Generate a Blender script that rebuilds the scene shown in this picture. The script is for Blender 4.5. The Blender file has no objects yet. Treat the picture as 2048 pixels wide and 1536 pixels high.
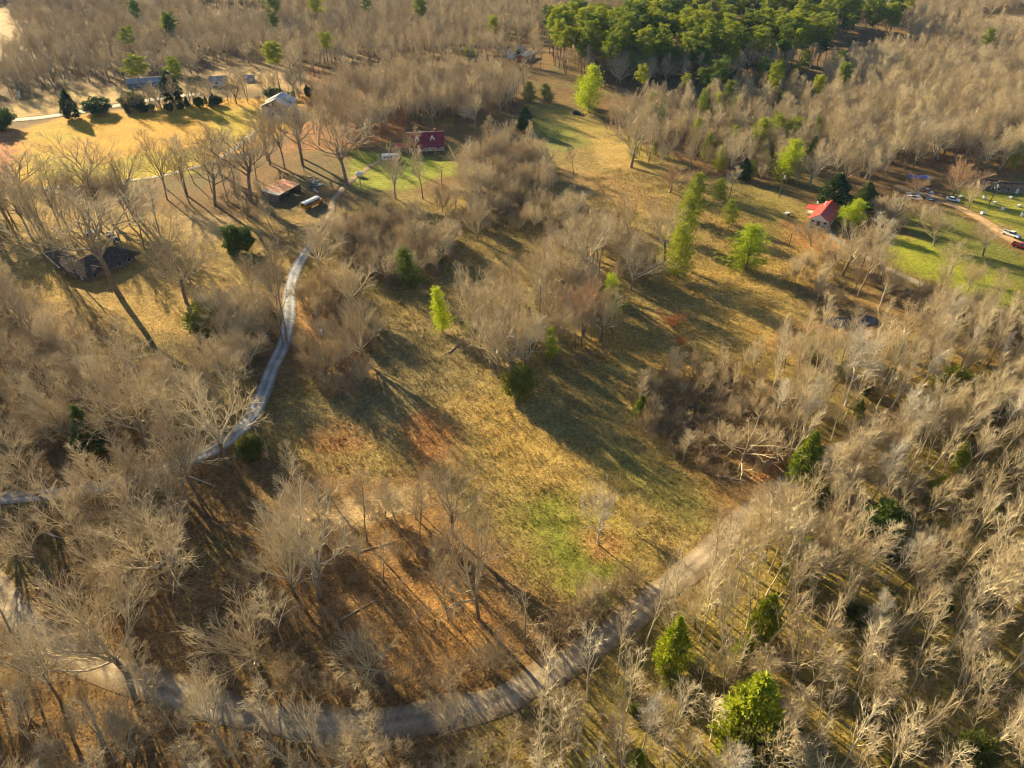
import bpy, math, random
import numpy as np
from mathutils import Vector

# ------------------------------------------------------------------ camera, sky, sun, exposure
scene = bpy.context.scene
COL = scene.collection
CAM_H, PITCH, FPX = 98.0, math.radians(35.5), 1420.0      # drone height, downward pitch, focal length for a 2048 px wide picture

cam_data = bpy.data.cameras.new("camera")
cam_data.sensor_width = 36.0
cam_data.lens = 36.0 * FPX / 2048.0
cam_data.clip_start, cam_data.clip_end = 0.5, 8000.0
cam = bpy.data.objects.new("camera", cam_data)
COL.objects.link(cam)
cam.location = (0, 0, CAM_H)
cam.rotation_euler = (math.pi / 2 - PITCH, 0, 0)
scene.camera = cam

SUN_ELEV = math.radians(19.0)
SHADOW_AZ = math.radians(-50.0)                            # direction in which shadows fall on the ground
world = bpy.data.worlds.new("World")
scene.world = world
world.use_nodes = True
wn = world.node_tree.nodes
sky = wn.new("ShaderNodeTexSky")
sky.sky_type = 'NISHITA'
sky.sun_disc = False
sky.sun_elevation = SUN_ELEV
to_sun = Vector((-math.cos(SHADOW_AZ), -math.sin(SHADOW_AZ), 0))
sky.sun_rotation = math.atan2(to_sun.x, to_sun.y)
sky.air_density, sky.dust_density, sky.ozone_density = 1.0, 0.3, 3.0
wn["Background"].inputs[1].default_value = 0.05
world.node_tree.links.new(sky.outputs[0], wn["Background"].inputs[0])

sun_data = bpy.data.lights.new("sun", 'SUN')
sun_data.energy = 5.0
sun_data.angle = math.radians(0.6)
sun_data.color = (1.0, 0.81, 0.48)
sun = bpy.data.objects.new("sun", sun_data)
COL.objects.link(sun)
d = Vector((math.cos(SHADOW_AZ) * math.cos(SUN_ELEV), math.sin(SHADOW_AZ) * math.cos(SUN_ELEV), -math.sin(SUN_ELEV)))
sun.rotation_euler = d.to_track_quat('-Z', 'Y').to_euler()
sun.location = (-200, 240, 200)

scene.view_settings.view_transform = 'Standard'
scene.view_settings.look = 'None'
scene.view_settings.gamma = 1.0
scene.view_settings.use_curve_mapping = False
scene.view_settings.exposure = 1.9
scene.cycles.use_denoising = True
scene.cycles.denoiser = 'OPENIMAGEDENOISE'
scene.cycles.denoising_input_passes = 'RGB_ALBEDO_NORMAL'
scene.cycles.denoising_prefilter = 'ACCURATE'
scene.cycles.use_adaptive_sampling = True
scene.cycles.adaptive_threshold = 0.05
scene.cycles.filter_width = 1.15
scene.cycles.max_bounces = 5
scene.cycles.diffuse_bounces = 2
scene.cycles.glossy_bounces = 2
scene.cycles.transmission_bounces = 2
scene.cycles.transparent_max_bounces = 4
scene.cycles.volume_bounces = 0

rng = np.random.default_rng(7)
random.seed(7)

# ------------------------------------------------------------------ small numeric helpers
def vnoise(x, y, seed=0):
    """smooth value noise, 0..1, for numpy arrays"""
    x = np.asarray(x, float); y = np.asarray(y, float)
    xi = np.floor(x).astype(np.int64); yi = np.floor(y).astype(np.int64)
    fx = x - xi; fy = y - yi
    fx = fx * fx * (3 - 2 * fx); fy = fy * fy * (3 - 2 * fy)
    def hsh(a, b):
        n = (a * 374761393 + b * 668265263 + seed * 1442695041) & 0xFFFFFFFF
        n = ((n ^ (n >> 13)) * 1274126177) & 0xFFFFFFFF
        return ((n ^ (n >> 16)) & 0xFFFF) / 65535.0
    a = hsh(xi, yi); b = hsh(xi + 1, yi); c = hsh(xi, yi + 1); dd = hsh(xi + 1, yi + 1)
    return (a * (1 - fx) + b * fx) * (1 - fy) + (c * (1 - fx) + dd * fx) * fy

def fbm(x, y, seed=0, oct=3):
    v = 0; amp = 0.5; tot = 0
    for i in range(oct):
        v = v + amp * vnoise(x * 2 ** i, y * 2 ** i, seed + i * 17); tot += amp; amp *= 0.5
    return v / tot

def height(x, y):
    x = np.asarray(x, float); y = np.asarray(y, float)
    h = 2.2 * (fbm(x / 85.0 + 3.1, y / 85.0 + 1.7, 5, 2) - 0.5)
    # the pine ridge rises, the valley behind and to the right drops
    h = h + 7.0 * np.exp(-(((x - 85) / 130.0) ** 2 + ((y - 480) / 70.0) ** 2))
    h = h - 9.0 * np.exp(-(((x - 330) / 150.0) ** 2 + ((y - 470) / 130.0) ** 2))
    far = np.clip((y - 620) / 900.0, 0, 1)
    h = h + far * far * 30.0 * fbm(x / 260.0, y / 260.0, 31, 2)
    # old contour terraces in the open field
    dx = x - 22; dy = y - 118
    m = np.exp(-((dx / 26.0) ** 2 + (dy / 34.0) ** 2) * 1.2)
    ph = (0.45 * x + 0.9 * y + 5 * fbm(x / 22.0, y / 22.0, 77, 2)) * (2 * math.pi / 7.5)
    h = h + 0.42 * m * np.sin(ph)
    return h

def gz(x, y):
    return float(height(np.array([x]), np.array([y]))[0])

def at(px, py, up=0.0):
    """ground point seen at a pixel of the 2048 x 1536 photograph"""
    a = (px - 1024) / FPX; b = -(py - 768) / FPX
    dv = (a, math.cos(PITCH) + b * math.sin(PITCH), -math.sin(PITCH) + b * math.cos(PITCH))
    z = up
    for _ in range(8):
        t = (z - CAM_H) / dv[2]
        z = gz(t * dv[0], t * dv[1]) + up
    t = (z - CAM_H) / dv[2]
    return Vector((t * dv[0], t * dv[1], z))

def proj(x, y, z):
    dz = z - CAM_H
    f = y * math.cos(PITCH) - dz * math.sin(PITCH)
    u = y * math.sin(PITCH) + dz * math.cos(PITCH)
    return 1024 + FPX * x / f, 768 - FPX * u / f, FPX / f

def tall_at(px, py, ty):
    """metres a thing standing at (px, py) must have to reach picture row ty"""
    g = at(px, py); lo, hi = 0.0, 70.0
    for _ in range(40):
        m = (lo + hi) / 2
        if proj(g.x, g.y, g.z + m)[1] > ty: lo = m
        else: hi = m
    return lo

def in_poly(x, y, poly):
    x = np.asarray(x, float); y = np.asarray(y, float)
    res = np.zeros(x.shape, bool); n = len(poly)
    for i in range(n):
        x1, y1 = poly[i]; x2, y2 = poly[(i + 1) % n]
        if y1 == y2: continue
        c = ((y1 > y) != (y2 > y)) & (x < (x2 - x1) * (y - y1) / (y2 - y1) + x1)
        res ^= c
    return res

def wpoly(pts):
    return [tuple(at(px, py)[:2]) for px, py in pts]

def smooth_line(pts, step=2.0):
    """Catmull-Rom through world points, resampled about every step metres"""
    P = [np.array(p, float) for p in pts]
    P = [2 * P[0] - P[1]] + P + [2 * P[-1] - P[-2]]
    out = []
    for i in range(1, len(P) - 2):
        n = max(2, int(np.linalg.norm(P[i + 1] - P[i]) / step))
        for k in range(n):
            t = k / n
            out.append(0.5 * ((2 * P[i]) + (-P[i - 1] + P[i + 1]) * t + (2 * P[i - 1] - 5 * P[i] + 4 * P[i + 1] - P[i + 2]) * t * t
                              + (-P[i - 1] + 3 * P[i] - 3 * P[i + 1] + P[i + 2]) * t ** 3))
    out.append(P[-2])
    return np.array(out)

# ------------------------------------------------------------------ materials
MATS = {}
def _base(name):
    m = bpy.data.materials.new(name); m.use_nodes = True
    nt = m.node_tree
    return m, nt, nt.nodes, nt.links, nt.nodes["Principled BSDF"]

def mat(name, col, rough=0.7, var=0.18, scale=1.5, metal=0.0, bump=0.0, col2=None, spec=0.3):
    """plain surface with procedural blotches"""
    if name in MATS: return MATS[name]
    m, nt, N, L, b = _base(name)
    tc = N.new("ShaderNodeTexCoord")
    nz = N.new("ShaderNodeTexNoise"); nz.inputs["Scale"].default_value = scale; nz.inputs["Detail"].default_value = 6
    L.new(tc.outputs["Object"], nz.inputs["Vector"])
    rp = N.new("ShaderNodeValToRGB")
    lo = [c * (1 - var * 1.6) for c in col]; hi = [min(1, c * (1 + var)) for c in col]
    if col2: lo = col2
    rp.color_ramp.elements[0].position = 0.36; rp.color_ramp.elements[0].color = (*lo, 1)
    rp.color_ramp.elements[1].position = 0.66; rp.color_ramp.elements[1].color = (*hi, 1)
    L.new(nz.outputs[0], rp.inputs[0]); L.new(rp.outputs[0], b.inputs["Base Color"])
    b.inputs["Roughness"].default_value = rough; b.inputs["Metallic"].default_value = metal
    b.inputs["Specular IOR Level"].default_value = spec
    if bump:
        bp = N.new("ShaderNodeBump"); bp.inputs["Strength"].default_value = bump; bp.inputs["Distance"].default_value = 0.05
        L.new(nz.outputs[0], bp.inputs["Height"]); L.new(bp.outputs[0], b.inputs["Normal"])
    MATS[name] = m
    return m

def wood_mat(name, c1, c2, c3):
    """bark and twigs, each tree with its own tone"""
    m, nt, N, L, b = _base(name)
    oi = N.new("ShaderNodeObjectInfo")
    rp = N.new("ShaderNodeValToRGB")
    rp.color_ramp.elements[0].color = (*c1, 1); rp.color_ramp.elements[1].color = (*c3, 1)
    e = rp.color_ramp.elements.new(0.5); e.color = (*c2, 1)
    L.new(oi.outputs["Random"], rp.inputs[0])
    ge = N.new("ShaderNodeNewGeometry")
    nz = N.new("ShaderNodeTexNoise"); nz.inputs["Scale"].default_value = 0.9; nz.inputs["Detail"].default_value = 4
    L.new(ge.outputs["Position"], nz.inputs["Vector"])
    mr = N.new("ShaderNodeMapRange"); mr.inputs[1].default_value = 0.3; mr.inputs[2].default_value = 0.7
    mr.inputs[3].default_value = 0.72; mr.inputs[4].default_value = 1.25
    L.new(nz.outputs[0], mr.inputs[0])
    mx = N.new("ShaderNodeVectorMath"); mx.operation = 'SCALE'
    L.new(rp.outputs[0], mx.inputs[0]); L.new(mr.outputs[0], mx.inputs["Scale"])
    L.new(mx.outputs[0], b.inputs["Base Color"])
    b.inputs["Roughness"].default_value = 0.85; b.inputs["Specular IOR Level"].default_value = 0.15
    MATS[name] = m
    return m

def leaf_mat(name, c1, c2, trans=0.35):
    m, nt, N, L, b = _base(name)
    oi = N.new("ShaderNodeObjectInfo"); ge = N.new("ShaderNodeNewGeometry")
    nz = N.new("ShaderNodeTexNoise"); nz.inputs["Scale"].default_value = 0.8; nz.inputs["Detail"].default_value = 5
    L.new(ge.outputs["Position"], nz.inputs["Vector"])
    ad = N.new("ShaderNodeMath"); ad.operation = 'MULTIPLY_ADD'; ad.inputs[1].default_value = 0.55
    L.new(oi.outputs["Random"], ad.inputs[0])
    sb = N.new("ShaderNodeMath"); sb.operation = 'SUBTRACT'; sb.inputs[1].default_value = 0.27
    L.new(nz.outputs[0], sb.inputs[0]); L.new(sb.outputs[0], ad.inputs[2])
    rp = N.new("ShaderNodeValToRGB")
    rp.color_ramp.elements[0].position = 0.25; rp.color_ramp.elements[0].color = (*c1, 1)
    rp.color_ramp.elements[1].position = 0.75; rp.color_ramp.elements[1].color = (*c2, 1)
    L.new(ad.outputs[0], rp.inputs[0])
    L.new(rp.outputs[0], b.inputs["Base Color"])
    b.inputs["Roughness"].default_value = 0.6; b.inputs["Specular IOR Level"].default_value = 0.25
    tr = N.new("ShaderNodeBsdfTranslucent"); L.new(rp.outputs[0], tr.inputs[0])
    ms = N.new("ShaderNodeMixShader"); ms.inputs[0].default_value = trans
    L.new(b.outputs[0], ms.inputs[1]); L.new(tr.outputs[0], ms.inputs[2])
    L.new(ms.outputs[0], N["Material Output"].inputs[0])
    MATS[name] = m
    return m

wood_mat('bark', (0.15, 0.115, 0.075), (0.22, 0.175, 0.115), (0.30, 0.245, 0.165))
wood_mat('twigs', (0.34, 0.255, 0.145), (0.45, 0.355, 0.21), (0.56, 0.46, 0.285))
wood_mat('brush', (0.22, 0.155, 0.085), (0.29, 0.215, 0.125), (0.37, 0.285, 0.175))
wood_mat('limbs', (0.38, 0.31, 0.19), (0.50, 0.42, 0.27), (0.62, 0.54, 0.37))
wood_mat('pale_bark', (0.46, 0.41, 0.32), (0.52, 0.47, 0.37), (0.58, 0.53, 0.43))
wood_mat('red_twigs', (0.42, 0.27, 0.15), (0.46, 0.30, 0.17), (0.48, 0.32, 0.18))
wood_mat('dry_brush', (0.32, 0.10, 0.035), (0.36, 0.12, 0.045), (0.38, 0.14, 0.05))
wood_mat('pine_bark', (0.14, 0.09, 0.06), (0.17, 0.11, 0.075), (0.20, 0.13, 0.09))
leaf_mat('pine_needles', (0.085, 0.14, 0.010), (0.36, 0.38, 0.02), 0.35)
leaf_mat('cedar_green', (0.11, 0.16, 0.012), (0.34, 0.37, 0.02), 0.35)
leaf_mat('bright_needles', (0.22, 0.32, 0.008), (0.46, 0.52, 0.012), 0.45)
leaf_mat('cedar_needles', (0.03, 0.06, 0.014), (0.085, 0.125, 0.018), 0.25)
leaf_mat('olive_leaves', (0.10, 0.12, 0.025), (0.24, 0.24, 0.035), 0.35)

def cover_mat(name, attr, fine, lo, hi, bump, rough=0.95):
    """ground: colour of what grows there comes from the cover attribute, tufts and leaves from noise"""
    m, nt, N, L, b = _base(name)
    at_ = N.new("ShaderNodeAttribute"); at_.attribute_name = attr
    ge = N.new("ShaderNodeNewGeometry")
    outs = []
    for sc, det, a, c in fine:
        nz = N.new("ShaderNodeTexNoise"); nz.inputs["Scale"].default_value = sc; nz.inputs["Detail"].default_value = det
        nz.inputs["Roughness"].default_value = 0.65
        L.new(ge.outputs["Position"], nz.inputs["Vector"])
        mr = N.new("ShaderNodeMapRange"); mr.inputs[1].default_value = 0.32; mr.inputs[2].default_value = 0.68
        mr.inputs[3].default_value = a; mr.inputs[4].default_value = c
        L.new(nz.outputs[0], mr.inputs[0]); outs.append((nz, mr))
    cur = at_.outputs["Color"]
    for nz, mr in outs:
        v = N.new("ShaderNodeVectorMath"); v.operation = 'SCALE'
        L.new(cur, v.inputs[0]); L.new(mr.outputs[0], v.inputs["Scale"]); cur = v.outputs[0]
    L.new(cur, b.inputs["Base Color"])
    b.inputs["Roughness"].default_value = rough; b.inputs["Specular IOR Level"].default_value = 0.1
    bp = N.new("ShaderNodeBump"); bp.inputs["Strength"].default_value = bump; bp.inputs["Distance"].default_value = 0.45
    L.new(outs[-1][0].outputs[0], bp.inputs["Height"]); L.new(bp.outputs[0], b.inputs["Normal"])
    MATS[name] = m
    return m

cover_mat('ground_cover', 'cover', [(0.12, 4, 0.85, 1.15), (0.9, 6, 0.62, 1.38), (2.6, 6, 0.5, 1.5)], 0, 0, 1.0)
cover_mat('tuft_cover', 'cover', [(1.5, 3, 0.8, 1.2)], 0, 0, 0.0)
cover_mat('road_cover', 'cover', [(0.3, 6, 0.62, 1.25), (3.0, 6, 0.75, 1.25)], 0, 0, 0.25, 0.9)

# ------------------------------------------------------------------ object helpers
def link(name, me, parent=None, m=None):
    o = bpy.data.objects.new(name, me); COL.objects.link(o)
    if parent is not None: o.parent = parent
    if m is not None and me is not None and not me.materials:
        me.materials.append(MATS[m] if isinstance(m, str) else m)
    return o

def tag(o, label, cat=None, group=None, kind=None):
    o["label"] = label
    if cat: o["category"] = cat
    if group: o["group"] = group
    if kind: o["kind"] = kind
    return o

def thing(name, label, cat, loc, rotz=0.0, group=None):
    o = bpy.data.objects.new(name, None); COL.objects.link(o)
    o.empty_display_size = 0.5
    o.location = loc; o.rotation_euler = (0, 0, rotz)
    return tag(o, label, cat, group)

def mesh_np(name, V, quads=None, tris=None, smooth=False):
    V = np.asarray(V, np.float32)
    me = bpy.data.meshes.new(name)
    nq = 0 if quads is None else len(quads); nt_ = 0 if tris is None else len(tris)
    me.vertices.add(len(V)); me.vertices.foreach_set("co", V.ravel())
    idx = []
    if nq: idx.append(np.asarray(quads, np.int32).ravel())
    if nt_: idx.append(np.asarray(tris, np.int32).ravel())
    idx = np.concatenate(idx)
    me.loops.add(len(idx)); me.loops.foreach_set("vertex_index", idx)
    me.polygons.add(nq + nt_)
    st = np.concatenate([np.arange(nq) * 4, nq * 4 + np.arange(nt_) * 3]).astype(np.int32)
    me.polygons.foreach_set("loop_start", st)
    if smooth: me.polygons.foreach_set("use_smooth", np.ones(nq + nt_, bool))
    me.update(calc_edges=True)
    return me

class MB:
    """collects simple shapes into one mesh"""
    def __init__(s): s.v = []; s.f = []
    def add(s, vs, fs):
        o = len(s.v); s.v += [tuple(v) for v in vs]; s.f += [tuple(i + o for i in f) for f in fs]; return s
    def box(s, x0, x1, y0, y1, z0, z1):
        return s.add([(x0, y0, z0), (x1, y0, z0), (x1, y1, z0), (x0, y1, z0), (x0, y0, z1), (x1, y0, z1), (x1, y1, z1), (x0, y1, z1)],
                     [(3, 2, 1, 0), (4, 5, 6, 7), (0, 1, 5, 4), (1, 2, 6, 5), (2, 3, 7, 6), (3, 0, 4, 7)])
    def prism(s, prof, y0, y1):
        """profile in x,z extruded along y"""
        n = len(prof)
        vs = [(x, y0, z) for x, z in prof] + [(x, y1, z) for x, z in prof]
        fs = [tuple(range(n)), tuple(range(2 * n - 1, n - 1, -1))] + [(i + n, (i + 1) % n + n, (i + 1) % n, i) for i in range(n)]
        return s.add(vs, fs)
    def cyl(s, c, axis, r, h, k=12, r2=None):
        r2 = r if r2 is None else r2
        A = Vector(axis).normalized(); R = Vector((0, 0, 1)) if abs(A.z) < 0.9 else Vector((1, 0, 0))
        U = A.cross(R).normalized(); W = A.cross(U); c = Vector(c); vs = []
        for q, rr in ((0, r), (1, r2)):
            for i in range(k):
                a = 2 * math.pi * i / k; vs.append(c + A * h * q + (U * math.cos(a) + W * math.sin(a)) * rr)
        fs = [tuple(range(k)), tuple(range(2 * k - 1, k - 1, -1))] + [(i + k, (i + 1) % k + k, (i + 1) % k, i) for i in range(k)]
        return s.add(vs, fs)
    def build(s, name, m, parent=None, bevel=0.0):
        me = bpy.data.meshes.new(name); me.from_pydata(s.v, [], s.f); me.update()
        import bmesh
        bm = bmesh.new(); bm.from_mesh(me); bmesh.ops.recalc_face_normals(bm, faces=bm.faces)
        if bevel: bmesh.ops.bevel(bm, geom=bm.edges[:], offset=bevel, segments=1, affect='EDGES')
        bm.to_mesh(me); bm.free()
        return link(name, me, parent, m)

# ------------------------------------------------------------------ roads (world lines)
ROAD = smooth_line([tuple(at(*p)[:2]) for p in [(-420, 960), (-160, 1075), (-20, 1165), (60, 1255), (170, 1318), (290, 1365), (420, 1412), (560, 1442), (700, 1448), (850, 1432),
        (1000, 1396), (1120, 1335), (1230, 1255), (1320, 1185), (1420, 1100), (1500, 1030), (1580, 968), (1640, 922), (1690, 895), (1750, 880)]])
DRIVE = smooth_line([tuple(at(*p)[:2]) for p in [(-200, 1010), (-60, 1000), (80, 990), (200, 975), (300, 948), (380, 920), (440, 892), (490, 850), (520, 800), (545, 735),
        (568, 685), (578, 630), (580, 585), (590, 545), (612, 505), (630, 480)]])
UPPER = smooth_line([tuple(at(*p)[:2]) for p in [(630, 480), (650, 450), (662, 425), (668, 400), (688, 376), (715, 352), (745, 330), (765, 318)]])
TRACK = smooth_line([tuple(at(*p)[:2]) for p in [(-200, 385), (-40, 382), (95, 376), (200, 368), (300, 356), (380, 338), (430, 322), (470, 296), (505, 268), (530, 250)]])
HIGHWAY = smooth_line([tuple(at(*p)[:2]) for p in [(-500, 272), (-200, 256), (20, 241), (110, 232), (215, 215), (300, 200), (400, 188)]])
LANE = smooth_line([tuple(at(*p)[:2]) for p in [(1652, 455), (1672, 478), (1710, 502), (1750, 525), (1800, 549), (1860, 574), (1930, 598), (2020, 628), (2200, 680)]])
DIRT = smooth_line([tuple(at(*p)[:2]) for p in [(1790, 372), (1830, 385), (1870, 396), (1905, 410), (1940, 426), (1975, 446), (2010, 472), (2050, 494), (2150, 535)]])
ROADS = [(ROAD, 2.45), (DRIVE, 1.65), (UPPER, 1.4), (TRACK, 1.5), (HIGHWAY, 3.3), (LANE, 1.2), (DIRT, 2.2)]

def road_dist(x, y):
    """distance to the nearest road edge, negative on the road"""
    best = np.full(np.shape(x), 1e9)
    for line, hw in ROADS:
        for i in range(0, len(line)):
            best = np.minimum(best, np.hypot(x - line[i, 0], y - line[i, 1]) - hw)
    return best

# ------------------------------------------------------------------ what covers the ground, place by place
LITTER = (0.18, 0.108, 0.04); GOLD = (0.42, 0.265, 0.065); OLIVE = (0.25, 0.18, 0.055); GREEN = (0.15, 0.18, 0.015)
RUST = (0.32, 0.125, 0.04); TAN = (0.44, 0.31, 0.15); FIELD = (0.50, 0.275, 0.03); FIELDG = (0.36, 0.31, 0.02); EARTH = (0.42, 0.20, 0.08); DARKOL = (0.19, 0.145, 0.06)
BRIGHT = (0.17, 0.26, 0.02)
COVER = [  # polygon in photo pixels, colour, strength, raggedness in metres
    ([(560, 470), (760, 380), (1000, 400), (1120, 200), (1300, 330), (1600, 400), (1740, 560), (1640, 640), (1520, 760), (1300, 800), (1430, 980), (1420, 1110), (1250, 1230), (1050, 1180), (900, 950), (560, 930), (520, 880), (640, 700)], OLIVE, 0.92, 5),
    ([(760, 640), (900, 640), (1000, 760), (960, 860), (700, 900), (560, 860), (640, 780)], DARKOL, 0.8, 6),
    ([(960, 760), (1080, 820), (1250, 960), (1330, 1060), (1120, 1000), (980, 900), (900, 820)], GOLD, 0.55, 11),
    ([(1150, 660), (1260, 640), (1420, 740), (1400, 800), (1260, 790)], GOLD, 0.7, 7),
    ([(1290, 520), (1420, 520), (1580, 620), (1560, 700), (1420, 660)], GOLD, 0.45, 6),
    ([(1420, 420), (1620, 450), (1700, 540), (1560, 600), (1440, 540)], GOLD, 0.35, 6),
    ([(1040, 1010), (1120, 990), (1200, 1090), (1260, 1180), (1180, 1220), (1090, 1140)], GREEN, 0.75, 6),
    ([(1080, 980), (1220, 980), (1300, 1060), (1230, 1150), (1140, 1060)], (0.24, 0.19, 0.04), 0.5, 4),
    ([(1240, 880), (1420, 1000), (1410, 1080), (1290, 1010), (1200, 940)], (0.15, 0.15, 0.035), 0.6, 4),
    ([(1150, 1060), (1230, 1060), (1260, 1110), (1180, 1130)], EARTH, 0.5, 2),
    ([(560, 960), (840, 960), (1010, 1110), (1020, 1330), (800, 1380), (540, 1200), (500, 1050)], (0.25, 0.14, 0.05), 0.75, 6),
    ([(780, 1160), (960, 1160), (1010, 1320), (880, 1330)], (0.38, 0.195, 0.055), 0.7, 5),
    ([(590, 1015), (740, 985), (850, 970), (850, 1010), (700, 1055), (600, 1070)], TAN, 0.85, 1.5),
    ([(620, 860), (740, 855), (760, 900), (640, 910)], RUST, 0.5, 6),
    ([(805, 830), (890, 825), (920, 900), (870, 950), (810, 910)], RUST, 0.65, 5),
    ([(0, 380), (240, 420), (480, 440), (620, 420), (600, 540), (480, 640), (340, 680), (180, 640), (0, 560)], (0.36, 0.235, 0.065), 0.9, 5),
    ([(350, 430), (470, 430), (480, 480), (380, 490)], TAN, 0.6, 3),
    ([(440, 510), (520, 500), (560, 560), (480, 590)], (0.22, 0.20, 0.04), 0.6, 4),
    ([(570, 600), (680, 600), (720, 680), (760, 760), (700, 760), (620, 680)], (0.42, 0.22, 0.075), 0.7, 3),
    ([(700, 730), (760, 740), (720, 800), (640, 790)], (0.34, 0.21, 0.07), 0.6, 3),
    ([(560, 490), (500, 560), (420, 520), (520, 430), (640, 420), (800, 480), (700, 560)], (0.26, 0.17, 0.065), 0.5, 5),
    ([(20, 385), (40, 265), (110, 236), (250, 219), (420, 200), (640, 190), (640, 250), (540, 280), (420, 330), (250, 365), (100, 372)], FIELD, 0.97, 1.2),
    ([(60, 300), (180, 330), (330, 300), (420, 300), (400, 345), (200, 368), (60, 370)], FIELDG, 0.75, 8),
    ([(430, 215), (520, 215), (500, 280), (420, 300)], FIELDG, 0.6, 6),
    ([(60, 250), (140, 255), (180, 275), (80, 290)], FIELDG, 0.5, 8),
    ([(-150, 200), (0, 215), (60, 200), (180, 175), (300, 168), (440, 165), (440, 182), (260, 200), (110, 226), (0, 240), (-150, 260)], (0.46, 0.30, 0.10), 0.95, 2),
    ([(-100, 268), (20, 258), (55, 262), (30, 300), (10, 350), (-100, 360)], (0.50, 0.19, 0.07), 0.9, 2),
    ([(700, 300), (800, 310), (900, 320), (920, 350), (860, 360), (820, 380), (700, 380)], (0.25, 0.27, 0.03), 0.85, 4),
    ([(760, 320), (830, 312), (880, 335), (800, 360)], BRIGHT, 0.5, 4),
    ([(620, 130), (820, 220), (800, 280), (680, 300), (560, 300), (600, 240)], (0.36, 0.165, 0.06), 0.8, 4),
    ([(1050, 195), (1100, 205), (1260, 270), (1380, 330), (1330, 350), (1200, 300), (1080, 260)], (0.30, 0.225, 0.055), 0.85, 3),
    ([(1060, 230), (1150, 250), (1180, 290), (1110, 310), (1060, 260)], (0.16, 0.19, 0.03), 0.6, 4),
    ([(1180, 270), (1250, 290), (1280, 350), (1200, 330)], (0.44, 0.29, 0.09), 0.7, 4),
    ([(1100, 330), (1220, 350), (1330, 400), (1360, 450), (1260, 420), (1140, 390)], (0.33, 0.21, 0.075), 0.8, 4),
    ([(1420, 350), (1540, 380), (1620, 420), (1640, 460), (1560, 470), (1480, 430)], (0.26, 0.20, 0.05), 0.8, 4),
    ([(1560, 440), (1660, 450), (1700, 500), (1640, 520), (1580, 480)], EARTH, 0.5, 4),
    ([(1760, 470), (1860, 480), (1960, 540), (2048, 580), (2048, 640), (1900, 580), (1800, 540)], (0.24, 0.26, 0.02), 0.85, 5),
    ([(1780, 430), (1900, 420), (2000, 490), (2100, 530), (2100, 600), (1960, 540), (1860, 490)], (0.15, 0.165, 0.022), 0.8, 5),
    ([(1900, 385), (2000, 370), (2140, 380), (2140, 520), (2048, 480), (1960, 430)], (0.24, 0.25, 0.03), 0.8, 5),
    ([(1600, 560), (1760, 580), (1800, 640), (1700, 650), (1620, 620)], (0.30, 0.19, 0.065), 0.7, 4),
    ([(1560, 640), (1700, 660), (1620, 720), (1540, 700)], (0.42, 0.19, 0.065), 0.5, 3),
    ([(1540, 840), (1600, 860), (1580, 960), (1500, 960)], (0.38, 0.165, 0.06), 0.6, 2),
    ([(1060, 1460), (1300, 1270), (1500, 1090), (1700, 930), (2100, 760), (2500, 900), (2300, 1750), (1000, 1750)], (0.27, 0.205, 0.045), 0.75, 6),
    ([(1500, 720), (1700, 670), (2200, 690), (2200, 780), (1800, 810), (1600, 950)], (0.28, 0.20, 0.05), 0.7, 5),
    ([(-60, 20), (30, 15), (30, 60), (60, 80), (40, 108), (-60, 130)], (0.52, 0.34, 0.16), 0.95, 6),
    ([(400, 24), (520, 22), (540, 38), (420, 46)], (0.50, 0.38, 0.16), 0.9, 6),
    ([(420, 132), (560, 140), (620, 180), (470, 180), (400, 160)], (0.44, 0.29, 0.11), 0.9, 4),
    ([(1960, 40), (2048, 28), (2300, 30), (2300, 90), (2040, 78), (1950, 66)], (0.62, 0.42, 0.20), 0.97, 4),
]
COVER_W = [(wpoly(p), np.array(c), s, r) for p, c, s, r in COVER]

def cover_at(x, y):
    x = np.asarray(x, float); y = np.asarray(y, float)
    base = np.empty(x.shape + (3,)); base[:] = LITTER
    n = fbm(x / 9.0, y / 9.0, 3, 3)[..., None]
    base = base * (0.78 + 0.5 * n)
    gr = np.clip((fbm(x / 14.0, y / 14.0, 55, 3) - 0.52) * 4, 0, 0.6)[..., None]
    base = base * (1 - gr) + np.array((0.13, 0.115, 0.04)) * gr
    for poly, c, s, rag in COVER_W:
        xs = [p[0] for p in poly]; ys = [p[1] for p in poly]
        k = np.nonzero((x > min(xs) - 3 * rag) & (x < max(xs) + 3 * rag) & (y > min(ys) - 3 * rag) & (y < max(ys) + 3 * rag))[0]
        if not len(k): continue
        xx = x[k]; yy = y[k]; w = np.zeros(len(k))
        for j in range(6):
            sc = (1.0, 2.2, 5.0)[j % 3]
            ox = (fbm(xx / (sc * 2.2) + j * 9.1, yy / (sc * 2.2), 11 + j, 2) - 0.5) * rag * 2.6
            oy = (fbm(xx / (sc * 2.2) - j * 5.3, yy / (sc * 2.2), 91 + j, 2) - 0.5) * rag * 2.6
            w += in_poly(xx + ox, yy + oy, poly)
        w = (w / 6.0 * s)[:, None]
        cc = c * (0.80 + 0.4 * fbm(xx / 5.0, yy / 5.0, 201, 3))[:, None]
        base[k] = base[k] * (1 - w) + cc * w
    return base

def set_cover(me, cols):
    a = me.color_attributes.new("cover", 'FLOAT_COLOR', 'POINT')
    rgba = np.ones((len(cols), 4), np.float32); rgba[:, :3] = cols
    a.data.foreach_set("color", rgba.ravel())

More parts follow.
